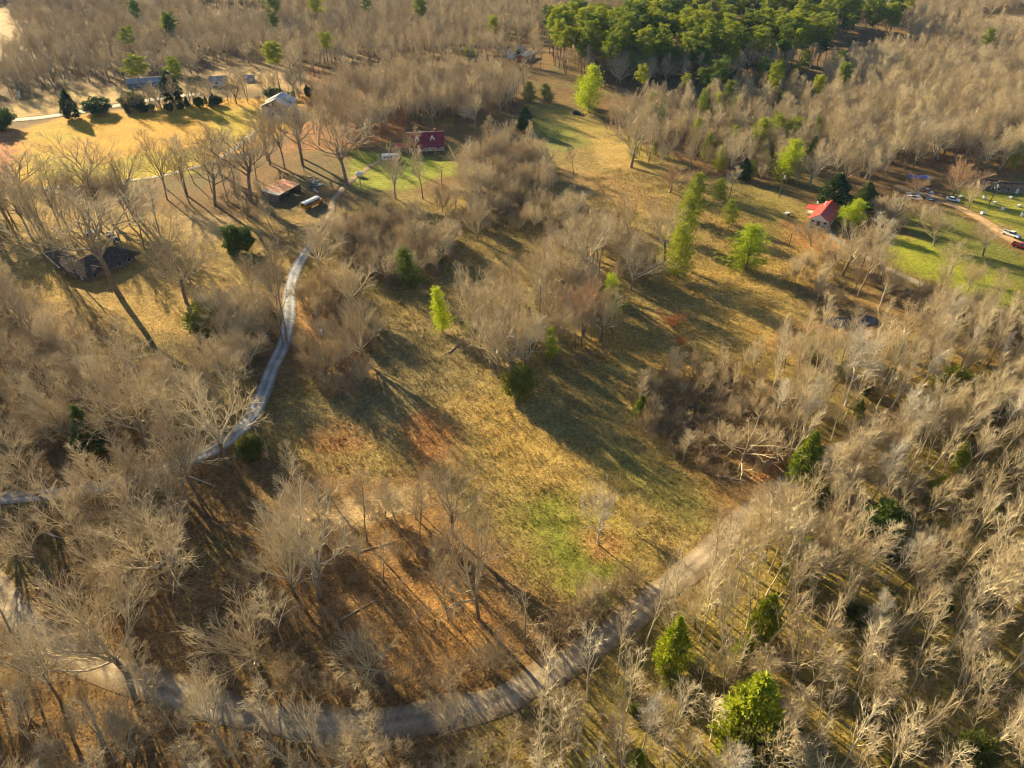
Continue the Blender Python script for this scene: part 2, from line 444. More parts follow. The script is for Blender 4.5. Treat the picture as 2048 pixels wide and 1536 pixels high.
def axis_steps(a, b, fine, out, grow):
    v = list(np.arange(a, b + 1e-6, fine)); s = fine
    while v[-1] < out: s *= grow; v.append(v[-1] + s)
    return v
xs = axis_steps(0, 130, 1.0, 4500, 1.045); xs = np.array([-q for q in xs[:0:-1]] + xs)
ys = np.array([-400, -200, -80, -20, 10] + axis_steps(26, 270, 1.0, 6500, 1.04))
GX, GY = np.meshgrid(xs, ys)
gxf, gyf = GX.ravel(), GY.ravel()
V = np.stack([gxf, gyf, height(gxf, gyf)], 1)
ny, nx = GX.shape
ii = np.arange((ny - 1) * nx).reshape(ny - 1, nx)[:, :-1].ravel()
ground_me = mesh_np("ground", V, quads=np.stack([ii, ii + 1, ii + nx + 1, ii + nx], 1), smooth=True)
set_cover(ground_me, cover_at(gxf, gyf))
ground = link("ground", ground_me, None, 'ground_cover')
tag(ground, "rolling winter ground of dry grass, leaf litter and green patches", kind="structure")

def ribbon(name, label, line, hw, rows, lift, edge=0.35, seed=1):
    """a road laid on the ground; rows = colours across it from one edge to the other"""
    k = len(rows); n = len(line)
    T = np.gradient(line, axis=0); T /= np.linalg.norm(T, axis=1)[:, None]
    Nn = np.stack([-T[:, 1], T[:, 0]], 1)
    Vv = []; Cc = []
    for j in range(k):
        u = -1 + 2 * j / (k - 1)
        wob = (fbm(np.arange(n) / 4.0 + 31 * j, np.zeros(n) + seed, seed + 3, 2) - 0.5) * 2 * edge if j in (0, k - 1) else 0
        p = line + Nn * (u * hw + wob)[:, None] if np.ndim(wob) else line + Nn * (u * hw)
        crown = lift + 0.05 * (1 - u * u) - (0.10 if j in (0, k - 1) else 0)
        Vv.append(np.column_stack([p, height(p[:, 0], p[:, 1]) + crown]))
        c = np.array(rows[j])[None, :] * (0.82 + 0.36 * fbm(np.arange(n) / 3.0 + 7 * j, np.zeros(n) + 5 * seed, 8, 3))[:, None]
        Cc.append(c)
    Vv = np.stack(Vv, 1).reshape(-1, 3); Cc = np.stack(Cc, 1).reshape(-1, 3)
    q = []
    for i in range(n - 1):
        for j in range(k - 1):
            q.append((i * k + j, (i + 1) * k + j, (i + 1) * k + j + 1, i * k + j + 1))
    me = mesh_np(name, Vv, quads=q, smooth=True)
    set_cover(me, Cc)
    return tag(link(name, me, None, 'road_cover'), label, kind="structure")

asph = [(0.20, 0.14, 0.075), (0.27, 0.205, 0.125), (0.37, 0.30, 0.20), (0.28, 0.215, 0.135), (0.37, 0.30, 0.20), (0.27, 0.205, 0.125), (0.20, 0.14, 0.075)]
ribbon("road", "worn pale asphalt road curving through the near woods", ROAD, 2.45, asph, 0.16, 0.7, 2)
g1, g2, g3 = (0.20, 0.16, 0.11), (0.36, 0.345, 0.32), (0.46, 0.44, 0.40)
ribbon("gravel_driveway", "grey gravel driveway with two pale wheel ruts climbing to the farm", DRIVE, 1.8, [g1, (0.30, 0.30, 0.29), (0.46, 0.46, 0.44), (0.33, 0.33, 0.32), (0.28, 0.28, 0.27), (0.33, 0.33, 0.32), (0.46, 0.46, 0.44), (0.30, 0.30, 0.29), g1], 0.15, 0.35, 4)
ribbon("yard_track", "tan earth track running on from the gravel driveway past the rusty shed", UPPER, 1.4, [(0.20, 0.14, 0.08), (0.33, 0.24, 0.14), (0.28, 0.20, 0.11), (0.33, 0.24, 0.14), (0.20, 0.14, 0.08)], 0.15, 0.5, 9)
ribbon("farm_track", "thin gravel track along the edge of the golden field", TRACK, 1.5, [g1, (0.40, 0.35, 0.27), (0.44, 0.38, 0.29), (0.36, 0.30, 0.20), (0.44, 0.38, 0.29), (0.40, 0.35, 0.27), g1], 0.16, 0.4, 5)
ribbon("far_road", "pale concrete road running behind the golden field", HIGHWAY, 3.3, [(0.4, 0.33, 0.2), (0.50, 0.43, 0.33), (0.55, 0.48, 0.37), (0.52, 0.45, 0.34), (0.55, 0.48, 0.37), (0.50, 0.43, 0.33), (0.4, 0.33, 0.2)], 0.22, 0.2, 6)
ribbon("lane", "narrow grey lane below the small red-roofed house", LANE, 1.2, [g1, (0.24, 0.19, 0.13), (0.28, 0.23, 0.165), (0.22, 0.175, 0.11), (0.28, 0.23, 0.165), (0.24, 0.19, 0.13), g1], 0.16, 0.4, 7)
ribbon("dirt_drive", "orange dirt drive leading to the cluttered yard", DIRT, 2.2, [(0.25, 0.17, 0.08), (0.44, 0.28, 0.13), (0.50, 0.33, 0.16), (0.44, 0.28, 0.13), (0.50, 0.33, 0.16), (0.44, 0.28, 0.13), (0.25, 0.17, 0.08)], 0.16, 0.5, 8)

# a small pond in the brush, lying in a hollow rim
pc = at(1700, 645)
pv = [(pc.x, pc.y, 0)]; n = 28
for i in range(n):
    a = 2 * math.pi * i / n
    r = 1 + 0.25 * math.sin(2 * a + 1) + 0.15 * math.sin(3 * a)
    pv.append((pc.x + 6.5 * r * math.cos(a), pc.y + 4.2 * r * math.sin(a), 0))
pz = max(gz(p[0], p[1]) for p in pv) + 0.05
pme = bpy.data.meshes.new("pond"); pme.from_pydata([(p[0], p[1], pz) for p in pv], [], [(0, i + 1, (i + 1) % n + 1) for i in range(n)]); pme.update()
mat('pond_water', (0.012, 0.016, 0.02), 0.06, 0.2, 0.4, spec=0.5)
tag(link("pond", pme, None, 'pond_water'), "small dark pond hidden in the brush", kind="structure")

# ------------------------------------------------------------------ tree shapes
def unit(v):
    return v / np.maximum(np.linalg.norm(v, axis=-1, keepdims=True), 1e-9)

def grow(r, st, di, ln, r0, n, wob, up, tip):
    """polylines of a whole branch level at once: st,di (B,3), ln,r0 (B)"""
    B = len(st)
    P = np.empty((B, n + 1, 3)); P[:, 0] = st; dcur = unit(di)
    for i in range(n):
        dcur = unit(dcur + r.normal(0, wob, (B, 3)) + np.array([0, 0, up]))
        P[:, i + 1] = P[:, i] + dcur * (ln / n)[:, None]
    R = r0[:, None] * np.linspace(1, tip, n + 1)[None, :]
    return P, R

def tubes(P, R, k):
    B, m, _ = P.shape
    T = np.empty_like(P)
    T[:, 1:-1] = P[:, 2:] - P[:, :-2] if m > 2 else 0
    T[:, 0] = P[:, 1] - P[:, 0]; T[:, -1] = P[:, -1] - P[:, -2]
    T = unit(T)
    ref = np.where(np.abs(T[:, :1, 2:3]) > 0.85, np.array([1., 0, 0]), np.array([0., 0, 1.]))
    U = unit(np.cross(T, np.broadcast_to(ref, T.shape))); W = np.cross(T, U)
    a = np.arange(k) * 2 * math.pi / k
    V = P[:, :, None, :] + R[:, :, None, None] * (np.cos(a)[None, None, :, None] * U[:, :, None, :] + np.sin(a)[None, None, :, None] * W[:, :, None, :])
    idx = np.arange(B * m * k).reshape(B, m, k)
    q = np.stack([idx[:, :-1], np.roll(idx, -1, 2)[:, :-1], np.roll(idx, -1, 2)[:, 1:], idx[:, 1:]], -1).reshape(-1, 4)
    return V.reshape(-1, 3), q

def kids(r, P, R, ln, c, t0, t1, a0, a1, ratio, fall):
    """c children on every branch: where they start, where they go, how long and thick"""
    B, m, _ = P.shape
    t = (np.arange(c)[None, :] + r.random((B, c))) / c * (t1 - t0) + t0
    f = t * (m - 1); i = np.minimum(f.astype(int), m - 2); w = (f - i)[..., None]
    bi = np.arange(B)[:, None]
    st = P[bi, i] * (1 - w) + P[bi, i + 1] * w
    tan = unit(P[bi, i + 1] - P[bi, i])
    rr = R[bi, i] * (1 - w[..., 0]) + R[bi, i + 1] * w[..., 0]
    az = np.arange(c)[None, :] * 2.399963 + r.random((B, 1)) * 6.283 + r.normal(0, 0.4, (B, c))
    ref = np.where(np.abs(tan[..., 2:3]) > 0.85, np.array([1., 0, 0]), np.array([0., 0, 1.]))
    U = unit(np.cross(tan, ref)); W = np.cross(tan, U)
    an = r.uniform(a0, a1, (B, c))
    di = tan * np.cos(an)[..., None] + (U * np.cos(az)[..., None] + W * np.sin(az)[..., None]) * np.sin(an)[..., None]
    l = ln[:, None] * ratio * (1 - fall * (t - t0) / max(t1 - t0, 1e-6)) * r.uniform(0.75, 1.25, (B, c))
    return st.reshape(-1, 3), di.reshape(-1, 3), l.ravel(), rr.ravel()

def join(parts):
    V = []; Q = []; o = 0
    for v, q in parts:
        V.append(v); Q.append(q + o); o += len(v)
    return np.concatenate(V), np.concatenate(Q)

def bare_tree(seed, form):
    """returns (trunk mesh data, crown mesh data) of a leafless tree about 20 m (shrub 5 m) tall"""
    r = np.random.default_rng(seed); D = math.radians
    crown = []
    if form in ('spread', 'high'):        # open-grown wide crown on a short bole, or lifted on a long one
        bole = 7.5 if form == 'spread' else 13.5
        tr = grow(r, np.array([[0, 0, -0.3]]), np.array([[r.normal(0, .08), r.normal(0, .08), 1]]), np.array([bole]), np.array([0.46]), 5, 0.05, 0.1, 0.72)
        L1 = kids(r, *tr, np.array([12.5]), 8, 0.5 if form == 'spread' else 0.62, 1.0, D(16), D(58), 1.0, 0.1)
        P1 = grow(r, L1[0], L1[1], L1[2], np.minimum(L1[3] * 0.6, 0.25), 6, 0.11, 0.08, 0.22)
        L2 = kids(r, *P1, L1[2], 7, 0.25, 1.0, D(22), D(52), 0.5, 0.45)
        P2 = grow(r, L2[0], L2[1], L2[2], L2[3] * 0.72, 4, 0.11, 0.07, 0.35)
        L3 = kids(r, *P2, L2[2], 6, 0.2, 1.0, D(22), D(50), 0.55, 0.4)
        P3 = grow(r, L3[0], L3[1], L3[2], np.maximum(L3[3] * 0.6, 0.042), 2, 0.10, 0.06, 0.6)
        L4 = kids(r, *P3, L3[2], 4, 0.15, 1.0, D(18), D(46), 0.72, 0.3)
        P4 = grow(r, L4[0], L4[1], np.maximum(L4[2], 0.8), np.full(len(L4[2]), 0.022), 1, 0.08, 0.06, 0.5)
        limbs = [tubes(*P1, 6), tubes(*P2, 4)]; crown = [tubes(*P3, 3), tubes(*P4, 3)]
        trunk = tubes(*tr, 9)
    elif form == 'tall':        # forest-grown, slim leader, ascending branches
        tr = grow(r, np.array([[0, 0, -0.3]]), np.array([[r.normal(0, .07), r.normal(0, .07), 1]]), np.array([20.0]), np.array([0.23]), 9, 0.05, 0.06, 0.14)
        L1 = kids(r, *tr, np.array([20.0]), 17, 0.34, 0.98, D(22), D(48), 0.30, 0.62)
        P1 = grow(r, L1[0], L1[1], L1[2], np.minimum(L1[3] * 0.62, 0.12), 5, 0.09, 0.10, 0.3)
        L2 = kids(r, *P1, L1[2], 6, 0.25, 1.0, D(20), D(46), 0.48, 0.45)
        P2 = grow(r, L2[0], L2[1], L2[2], np.maximum(L2[3] * 0.6, 0.045), 2, 0.09, 0.10, 0.5)
        L3 = kids(r, *P2, L2[2], 4, 0.2, 1.0, D(18), D(42), 0.7, 0.35)
        P3 = grow(r, L3[0], L3[1], np.maximum(L3[2], 0.9), np.full(len(L3[2]), 0.026), 1, 0.08, 0.08, 0.5)
        L4 = kids(r, *P3, np.maximum(L3[2], 0.9), 2, 0.25, 0.9, D(16), D(40), 0.75, 0.3)
        P4 = grow(r, L4[0], L4[1], L4[2], np.full(len(L4[2]), 0.018), 1, 0.08, 0.08, 0.5)
        limbs = [tubes(*P1, 5)]; crown = [tubes(*P2, 3), tubes(*P3, 3), tubes(*P4, 3)]
        trunk = tubes(*tr, 8)
    elif form == 'slim':        # crowded wood: straight pale pole, few long steep branches, thin top
        tr = grow(r, np.array([[0, 0, -0.3]]), np.array([[r.normal(0, .06), r.normal(0, .06), 1]]), np.array([20.0]), np.array([0.19]), 9, 0.035, 0.05, 0.2)
        L1 = kids(r, *tr, np.array([20.0]), 13, 0.30, 0.97, D(16), D(42), 0.30, 0.62)
        P1 = grow(r, L1[0], L1[1], L1[2], np.minimum(L1[3] * 0.6, 0.10), 4, 0.07, 0.11, 0.35)
        L2 = kids(r, *P1, L1[2], 5, 0.25, 1.0, D(18), D(40), 0.5, 0.45)
        P2 = grow(r, L2[0], L2[1], L2[2], np.maximum(L2[3] * 0.6, 0.042), 2, 0.07, 0.10, 0.6)
        L3 = kids(r, *P2, L2[2], 4, 0.2, 1.0, D(16), D(40), 0.75, 0.35)
        P3 = grow(r, L3[0], L3[1], np.maximum(L3[2], 0.9), np.full(len(L3[2]), 0.027), 1, 0.06, 0.08, 0.5)
        limbs = [tubes(*P1, 4), tubes(*P2, 3)]; crown = [tubes(*P3, 3)]
        trunk = tubes(*tr, 8)
    elif form == 'fan':         # low forking, everything sweeping up like a fan
        tr = grow(r, np.array([[0, 0, -0.3]]), np.array([[r.normal(0, .08), r.normal(0, .08), 1]]), np.array([4.5]), np.array([0.34]), 4, 0.05, 0.1, 0.8)
        L1 = kids(r, *tr, np.array([11.0]), 10, 0.5, 1.0, D(12), D(55), 1.0, 0.1)
        P1 = grow(r, L1[0], L1[1], L1[2], np.minimum(L1[3] * 0.55, 0.18), 6, 0.08, 0.12, 0.2)
        L2 = kids(r, *P1, L1[2], 8, 0.15, 0.95, D(14), D(36), 0.55, 0.5)
        P2 = grow(r, L2[0], L2[1], L2[2], L2[3] * 0.55, 3, 0.06, 0.10, 0.35)
        L3 = kids(r, *P2, L2[2], 5, 0.15, 1.0, D(14), D(34), 0.6, 0.4)
        P3 = grow(r, L3[0], L3[1], L3[2], np.full(len(L3[2]), 0.036), 1, 0.05, 0.08, 0.5)
        L4 = kids(r, *P3, L3[2], 4, 0.15, 0.9, D(14), D(32), 0.75, 0.3)
        P4 = grow(r, L4[0], L4[1], np.maximum(L4[2], 0.6), np.full(len(L4[2]), 0.020), 1, 0.05, 0.08, 0.5)
        limbs = [tubes(*P1, 5)]; crown = [tubes(*P2, 3), tubes(*P3, 3), tubes(*P4, 3)]
        trunk = tubes(*tr, 8)
    elif form == 'snag':        # broken half-dead tree with few heavy pale limbs
        tr = grow(r, np.array([[0, 0, -0.3]]), np.array([[0.05, 0, 1]]), np.array([11.0]), np.array([0.36]), 6, 0.06, 0.05, 0.45)
        L1 = kids(r, *tr, np.array([9.0]), 9, 0.3, 1.0, D(25), D(80), 1.0, 0.1)
        P1 = grow(r, L1[0], L1[1], L1[2], np.minimum(L1[3] * 0.5, 0.14), 6, 0.2, 0.05, 0.2)
        L2 = kids(r, *P1, L1[2], 5, 0.3, 1.0, D(30), D(70), 0.42, 0.4)
        P2 = grow(r, L2[0], L2[1], L2[2], L2[3] * 0.6, 4, 0.22, 0.05, 0.3)
        L3 = kids(r, *P2, L2[2], 4, 0.3, 1.0, D(30), D(60), 0.5, 0.4)
        P3 = grow(r, L3[0], L3[1], L3[2], np.full(len(L3[2]), 0.035), 2, 0.2, 0.05, 0.5)
        limbs = [tubes(*P1, 6)]; crown = [tubes(*P2, 4), tubes(*P3, 3)]
        trunk = tubes(*tr, 9)
    else:                       # shrub: many stems from the ground
        ns = 11
        az = np.arange(ns) * 2.4 + r.random(ns); an = r.uniform(D(5), D(42), ns)
        st = np.stack([0.35 * np.cos(az), 0.35 * np.sin(az), np.full(ns, -0.1)], 1)
        di = np.stack([np.sin(an) * np.cos(az), np.sin(an) * np.sin(az), np.cos(an)], 1)
        tr = grow(r, st, di, r.uniform(3.2, 5.2, ns), np.full(ns, 0.05), 5, 0.1, 0.05, 0.35)
        ln = np.full(ns, 4.5)
        L2 = kids(r, *tr, ln, 7, 0.15, 1.0, D(20), D(55), 0.42, 0.45)
        P2 = grow(r, L2[0], L2[1], L2[2], np.full(len(L2[2]), 0.036), 2, 0.15, 0.07, 0.5)
        L3 = kids(r, *P2, L2[2], 7, 0.15, 1.0, D(20), D(55), 0.55, 0.4)
        P3 = grow(r, L3[0], L3[1], np.maximum(L3[2], 0.4), np.full(len(L3[2]), 0.019), 1, 0.15, 0.05, 0.5)
        limbs = []; crown = [tubes(*P2, 3), tubes(*P3, 3)]
        trunk = tubes(*tr, 4)
    return trunk, join(limbs + crown), sum(len(q) for v, q in limbs)

def tufts(r, C, N, size, blades, width, droop=0.0):
    """sprays of thin leaf blades: C centres (n,3), N outward directions"""
    n = len(C)
    dirs = unit(r.normal(0, 1, (n, blades, 3)) + N[:, None, :] * 1.1 + np.array([0, 0, 0.25 - droop]))
    L = (size * r.uniform(0.6, 1.3, (n, blades)))[..., None]
    side = unit(np.cross(dirs, r.normal(0, 1, (n, blades, 3)))) * width
    c = C[:, None, :]
    a = c - side; b = c + side; t = c + dirs * L + side * 0.4; t2 = c + dirs * L - side * 0.4
    V = np.stack([a, b, t, t2], 2).reshape(-1, 3)
    q = np.arange(len(V)).reshape(-1, 4)
    return V, q

def evergreen(seed, form):
    """returns (trunk data, branch data or None, foliage data); nominal heights 12 m pine, 22 m old pine, 8 m cedar, 4 m bush"""
    r = np.random.default_rng(seed); D = math.radians
    if form in ('young_pine', 'old_pine'):
        Hh, lo, cnt = (12.0, 0.06, 62) if form == 'young_pine' else (22.0, 0.52, 34)
        tr = grow(r, np.array([[0, 0, -0.3]]), np.array([[r.normal(0, .03), r.normal(0, .03), 1]]), np.array([Hh]), np.array([0.17 if Hh < 15 else 0.27]), 9, 0.03, 0.05, 0.1)
        L1 = kids(r, *tr, np.array([1.0]), cnt, lo, 0.99, D(55), D(88), 1.0, 0.0)
        rel = (L1[0][:, 2] / Hh - lo) / (1 - lo)
        if form == 'young_pine':
            bl = (3.4 * (1 - rel) ** 0.75 + 0.35) * r.uniform(0.6, 1.15, len(rel)) * np.where(rel < 0.12, 0.7, 1)
        else:
            bl = (1.2 + 3.6 * np.sqrt(np.clip(1 - np.abs(2 * rel - 0.85) ** 2, 0.05, 1))) * r.uniform(0.55, 1.15, len(rel))
        P1 = grow(r, L1[0], L1[1], bl, np.full(len(bl), 0.05), 4, 0.08, 0.09, 0.4)
        C = []; Nn = []
        for b in range(len(bl)):
            if form == 'young_pine':
                nt_ = int(7 + bl[b] * 8)
                t = r.uniform(0.25, 1.0, nt_) * 4
                i = np.minimum(t.astype(int), 3); w = (t - i)[:, None]
                p = P1[0][b, i] * (1 - w) + P1[0][b, i + 1] * w
                off = r.normal(0, 0.28 + 0.10 * bl[b], (nt_, 3)); off[:, 2] *= 0.7
                C.append(p + off); Nn.append(unit(L1[1][b:b + 1]) * 0.6 + unit(off) * 0.5)
            else:                       # needles gathered in separate rounded clumps along the outer branch
                for f in ((0.62, 1.0) if bl[b] > 2.2 else (0.95,)):
                    k = f * 4; i = min(int(k), 3); c0 = P1[0][b, i] * (1 - (k - i)) + P1[0][b, i + 1] * (k - i)
                    rad = r.uniform(0.75, 1.35); n2 = int(34 * rad * rad)
                    v = unit(r.normal(0, 1, (n2, 3))); v[:, 2] = np.abs(v[:, 2]) * 1.0 - 0.35
                    C.append(c0 + v * rad * np.cbrt(r.uniform(.35, 1, n2))[:, None] * np.array([1, 1, .75])); Nn.append(v)
        C = np.concatenate(C); Nn = np.concatenate(Nn)
        fol = tufts(r, C, Nn, 0.42 if form == 'young_pine' else 0.5, 5, 0.05 if form == 'young_pine' else 0.065)
        return tubes(*tr, 7), tubes(*P1, 3), fol
    if form == 'cedar':
        Hh = 8.0; n = 1250
        z = r.beta(1.25, 1.6, n) * Hh * 0.97 + 0.25
        rel = z / Hh
        rad = 2.1 * np.sin(np.clip(rel * 0.86 + 0.16, 0, 1) * math.pi) ** 0.8 * (1 - rel * 0.55)
        az = r.uniform(0, 6.283, n)
        lob = 1 + 0.22 * np.sin(3 * az + 2.2 * z) + 0.13 * np.sin(5 * az - 3.1 * z)
        rr = rad * lob * np.sqrt(r.uniform(0.25, 1, n))
        C = np.stack([rr * np.cos(az), rr * np.sin(az), z], 1)
        Nn = np.stack([np.cos(az), np.sin(az), np.full(n, 0.7)], 1)
        fol = tufts(r, C, Nn, 0.42, 4, 0.07)
        tr = grow(r, np.array([[0, 0, -0.2]]), np.array([[0, 0, 1.]]), np.array([Hh * 0.9]), np.array([0.14]), 5, 0.03, 0.05, 0.15)
        return tubes(*tr, 6), None, fol
    n = 1500; Hh = 4.0           # round bush
    v = unit(r.normal(0, 1, (n, 3))); rr = np.cbrt(r.uniform(0.15, 1, n))[:, None]
    lob = (1 + 0.2 * np.sin(4 * v[:, 0:1] + 3 * v[:, 1:2] + seed) + 0.15 * np.sin(7 * v[:, 2:3] + 5 * v[:, 0:1]))
    C = v * rr * lob * np.array([2.0, 2.0, 1.75]) + np.array([0, 0, 1.95])
    C[:, 2] = np.maximum(C[:, 2], 0.1)
    fol = tufts(r, C, v, 0.36, 4, 0.065)
    st = np.zeros((5, 3)); di = np.stack([np.cos(np.arange(5) * 1.26), np.sin(np.arange(5) * 1.26), np.full(5, 1.6)], 1)
    tr = grow(r, st, di, np.full(5, 2.6), np.full(5, 0.06), 3, 0.1, 0.05, 0.4)
    return tubes(*tr, 4), None, fol

# kind -> list of (nominal height, [(part name, mesh)])
PROTO = {}
def add_proto(kind, form, seed, nominal, mats, ever=False):
    if ever:
        a, b, c = evergreen(seed, form)
        if b is not None: a = join([a, b])
        parts = [("trunk", a, mats[0]), ("crown", c, mats[1])]
    else:
        a, c, nlimb = bare_tree(seed, form)
        parts = [("trunk" if form != 'shrub' else "stems", a, mats[0]), ("crown" if form != 'shrub' else "twigs", c, mats[1])]
    out = []
    for nm, (v, q), m in parts:
        me = mesh_np(kind + "_" + nm, v, quads=q, smooth=(nm in ("trunk", "stems")))
        me.materials.append(MATS[m])
        if nm == "crown" and not ever and len(mats) > 2:       # limbs keep their own bark, twigs their own colour
            me.materials.append(MATS[mats[2]])
            mi = np.zeros(len(q), np.int32); mi[:nlimb] = 1; me.polygons.foreach_set("material_index", mi)
        out.append((nm, me))
    if not ever:
        nominal = float(parts[1][1][0][:, 2].max())
    PROTO.setdefault(kind, []).append((nominal, out))
for s in range(5): add_proto('spread', 'spread', 100 + s, 20, ('bark', 'twigs', 'limbs'))
for s in range(6): add_proto('tall', 'tall', 200 + s, 20, ('bark', 'twigs', 'limbs'))
for s in range(5): add_proto('slim', 'slim', 260 + s, 20, ('limbs', 'twigs', 'limbs'))
for s in range(4): add_proto('high', 'high', 280 + s, 24, ('bark', 'twigs', 'bark'))
for s in range(2): add_proto('pale', 'tall', 240 + s, 20, ('pale_bark', 'pale_bark'))
for s in range(3): add_proto('fan', 'fan', 300 + s, 15, ('bark', 'twigs', 'limbs'))
for s in range(2): add_proto('redfan', 'fan', 320 + s, 15, ('bark', 'red_twigs', 'limbs'))
add_proto('palespread', 'spread', 351, 20, ('pale_bark', 'pale_bark'))
add_proto('snag', 'snag', 401, 14, ('bark', 'twigs'))
for s in range(4): add_proto('shrub', 'shrub', 500 + s, 5, ('brush', 'brush'))
add_proto('redbrush', 'shrub', 530, 5, ('dry_brush', 'dry_brush'))
for s in range(2): add_proto('young_pine', 'young_pine', 600 + s, 12, ('pine_bark', 'pine_needles'), True)
for s in range(2): add_proto('bright_pine', 'young_pine', 620 + s, 12, ('pine_bark', 'bright_needles'), True)
for s in range(3): add_proto('old_pine', 'old_pine', 640 + s, 22, ('pine_bark', 'pine_needles'), True)
for s in range(2): add_proto('cedar', 'cedar', 660 + s, 8, ('pine_bark', 'cedar_needles'), True)
add_proto('olive_cedar', 'cedar', 670, 8, ('pine_bark', 'cedar_green'), True)
add_proto('olive_cedar', 'cedar', 671, 8, ('pine_bark', 'cedar_green'), True)
for s in range(2): add_proto('bush', 'bush', 680 + s, 4, ('pine_bark', 'olive_leaves'), True)
add_proto('dark_bush', 'bush', 690, 4, ('pine_bark', 'cedar_needles'), True)
NAMES = dict(spread='spreading_tree', tall='bare_tree', slim='slender_tree', high='oak_tree', pale='pale_barked_tree', fan='fan_shaped_tree', redfan='fan_shaped_tree', palespread='pale_barked_tree', snag='dead_tree', shrub='bare_shrub',
             redbrush='bare_shrub', young_pine='pine_tree', bright_pine='pine_tree', old_pine='pine_tree', cedar='cedar_tree', olive_cedar='cedar_tree', bush='evergreen_bush', dark_bush='evergreen_bush')
CATS = dict(snag='dead tree', shrub='shrub', redbrush='shrub', young_pine='pine', bright_pine='pine', old_pine='pine', cedar='cedar', olive_cedar='cedar', bush='bush', dark_bush='bush')
PROTO_OBJ = {}      # (kind, variant) -> part objects of one tree standing in the scene

def plant(kind, x, y, h, label, group=None, wide=1.0, lean=(0, 0), rot=None, var=None):
    vs = PROTO[kind]
    vi = random.randrange(len(vs)) if var is None else var % len(vs)
    nom, parts = vs[vi]
    o = bpy.data.objects.new(NAMES[kind], None); COL.objects.link(o); o.empty_display_size = 0.4
    s = h / nom
    o.location = (x, y, gz(x, y)); o.scale = (s * wide, s * wide, s)
    o.rotation_euler = (lean[0], lean[1], random.uniform(0, 6.283) if rot is None else rot)
    tag(o, label, CATS.get(kind, 'tree'), group)
    ps = [link(nm, me, o) for nm, me in parts]
    PROTO_OBJ.setdefault((kind, vi), ps)
    return o

def hero(kind, px, py, ty, label, wpx=None, group=None, **kw):
    """a tree picked out in the photograph: foot at (px, py), top at row ty"""
    g = at(px, py); h = tall_at(px, py, ty)
    wide = 1.0
    if wpx:
        nomw = {'young_pine': 0.52, 'bright_pine': 0.52, 'old_pine': 0.40, 'cedar': 0.50, 'olive_cedar': 0.50, 'bush': 1.05, 'dark_bush': 1.05, 'spread': 1.0, 'fan': 0.8, 'redfan': 0.8, 'tall': 0.5, 'slim': 0.45, 'high': 0.75, 'shrub': 1.1, 'redbrush': 1.1, 'pale': 0.5, 'palespread': 1.0, 'snag': 1.0}[kind]
        w = wpx / proj(g.x, g.y, g.z)[2]
        wide = max(0.55, min(2.2, w / (h * nomw)))
    HEROES.append((g.x, g.y, min(4.5, 0.12 * h + 1.0)))
    return plant(kind, g.x, g.y, h, label, group, wide, **kw)
HEROES = []

# ------------------------------------------------------------------ trees that can be picked out one by one
T = hero
# left yard round the dark-roofed house
T('high', 240, 592, 360, "big oak with a thick trunk standing right in front of the dark-roofed house", 250, var=0)
T('spread', 373, 606, 445, "dark-barked tree with a bent trunk in the yard, east of the dark-roofed house", 190, var=1)
T('tall', 152, 560, 400, "slim tree rooted just below the low corner of the dark-roofed house", 80)
T('tall', 112, 535, 360, "straight tree at the carport end of the dark-roofed house", 90)
T('tall', 92, 508, 330, "leaning tree just outside the carport end of the dark-roofed house", 90, lean=(0, -0.12))
T('tall', 248, 512, 380, "slender tree at the east corner of the dark-roofed house", 80)
T('high', 190, 412, 248, "tall bare tree with a forked crown before the golden field", 150, var=2)
T('high', 60, 420, 282, "broad bare tree at the left end of the golden field", 160, var=3)
T('tall', 118, 432, 300, "slim tree beside the broad tree at the left end of the golden field", 90)
T('high', 270, 430, 300, "rounded tree near the track, below the golden field", 130, var=4)
T('high', 500, 402, 262, "large bare tree left of the rusty shed with arching limbs", 170, var=0)
T('high', 430, 410, 262, "bare tree with many ascending limbs in front of the track", 150, var=2)
T('tall', 375, 392, 268, "bare tree leaning left over the farm track", 110, lean=(0, -0.14))
T('tall', 468, 385, 258, "straight bare tree standing where the track nears the barn", 100)
T('fan', 540, 330, 215, "multi-stemmed bare tree screening the front of the metal barn", 110)
T('high', 606, 332, 195, "bare tree by the right side of the metal barn", 140, var=1)
T('high', 695, 372, 228, "dark bare tree beside the gravel drive near the white tank", 150, var=4)
T('spread', 792, 398, 285, "vase-shaped tree on the lawn in front of the red house with dormers", 100, var=3)
T('tall', 826, 345, 250, "tree standing close to the red house with dormers", 80)
T('tall', 846, 398, 290, "slim tree between the vase-shaped tree and the utility pole", 70)
T('spread', 345, 520, 415, "small bare tree with a dense purple-brown crown uphill of the yard", 130, var=2)
T('tall', 320, 470, 350, "bare tree on the leaf-strewn slope left of the dark round cedar", 90)
T('tall', 290, 500, 370, "thin tree in the yard behind the dark-roofed house", 80)
T('fan', 505, 590, 505, "greyish tree below the dark round cedar", 100)
T('tall', 575, 690, 478, "tall two-tone tree growing on the very edge of the driveway", 120, var=1)
T('tall', 566, 688, 500, "thinner companion tree on the edge of the driveway", 80, lean=(0, -0.1))
T('fan', 640, 535, 440, "bare tree by the upper bend of the driveway with a grey crown", 130)
T('fan', 700, 620, 515, "fan-shaped bare tree at the west edge of the shaded meadow", 130)
T('fan', 728, 722, 585, "wide fan-shaped bare tree leaning over the shaded meadow", 150, lean=(0, 0.12))
T('fan', 650, 752, 680, "low spreading bare tree beside the shaded drive verge", 110)
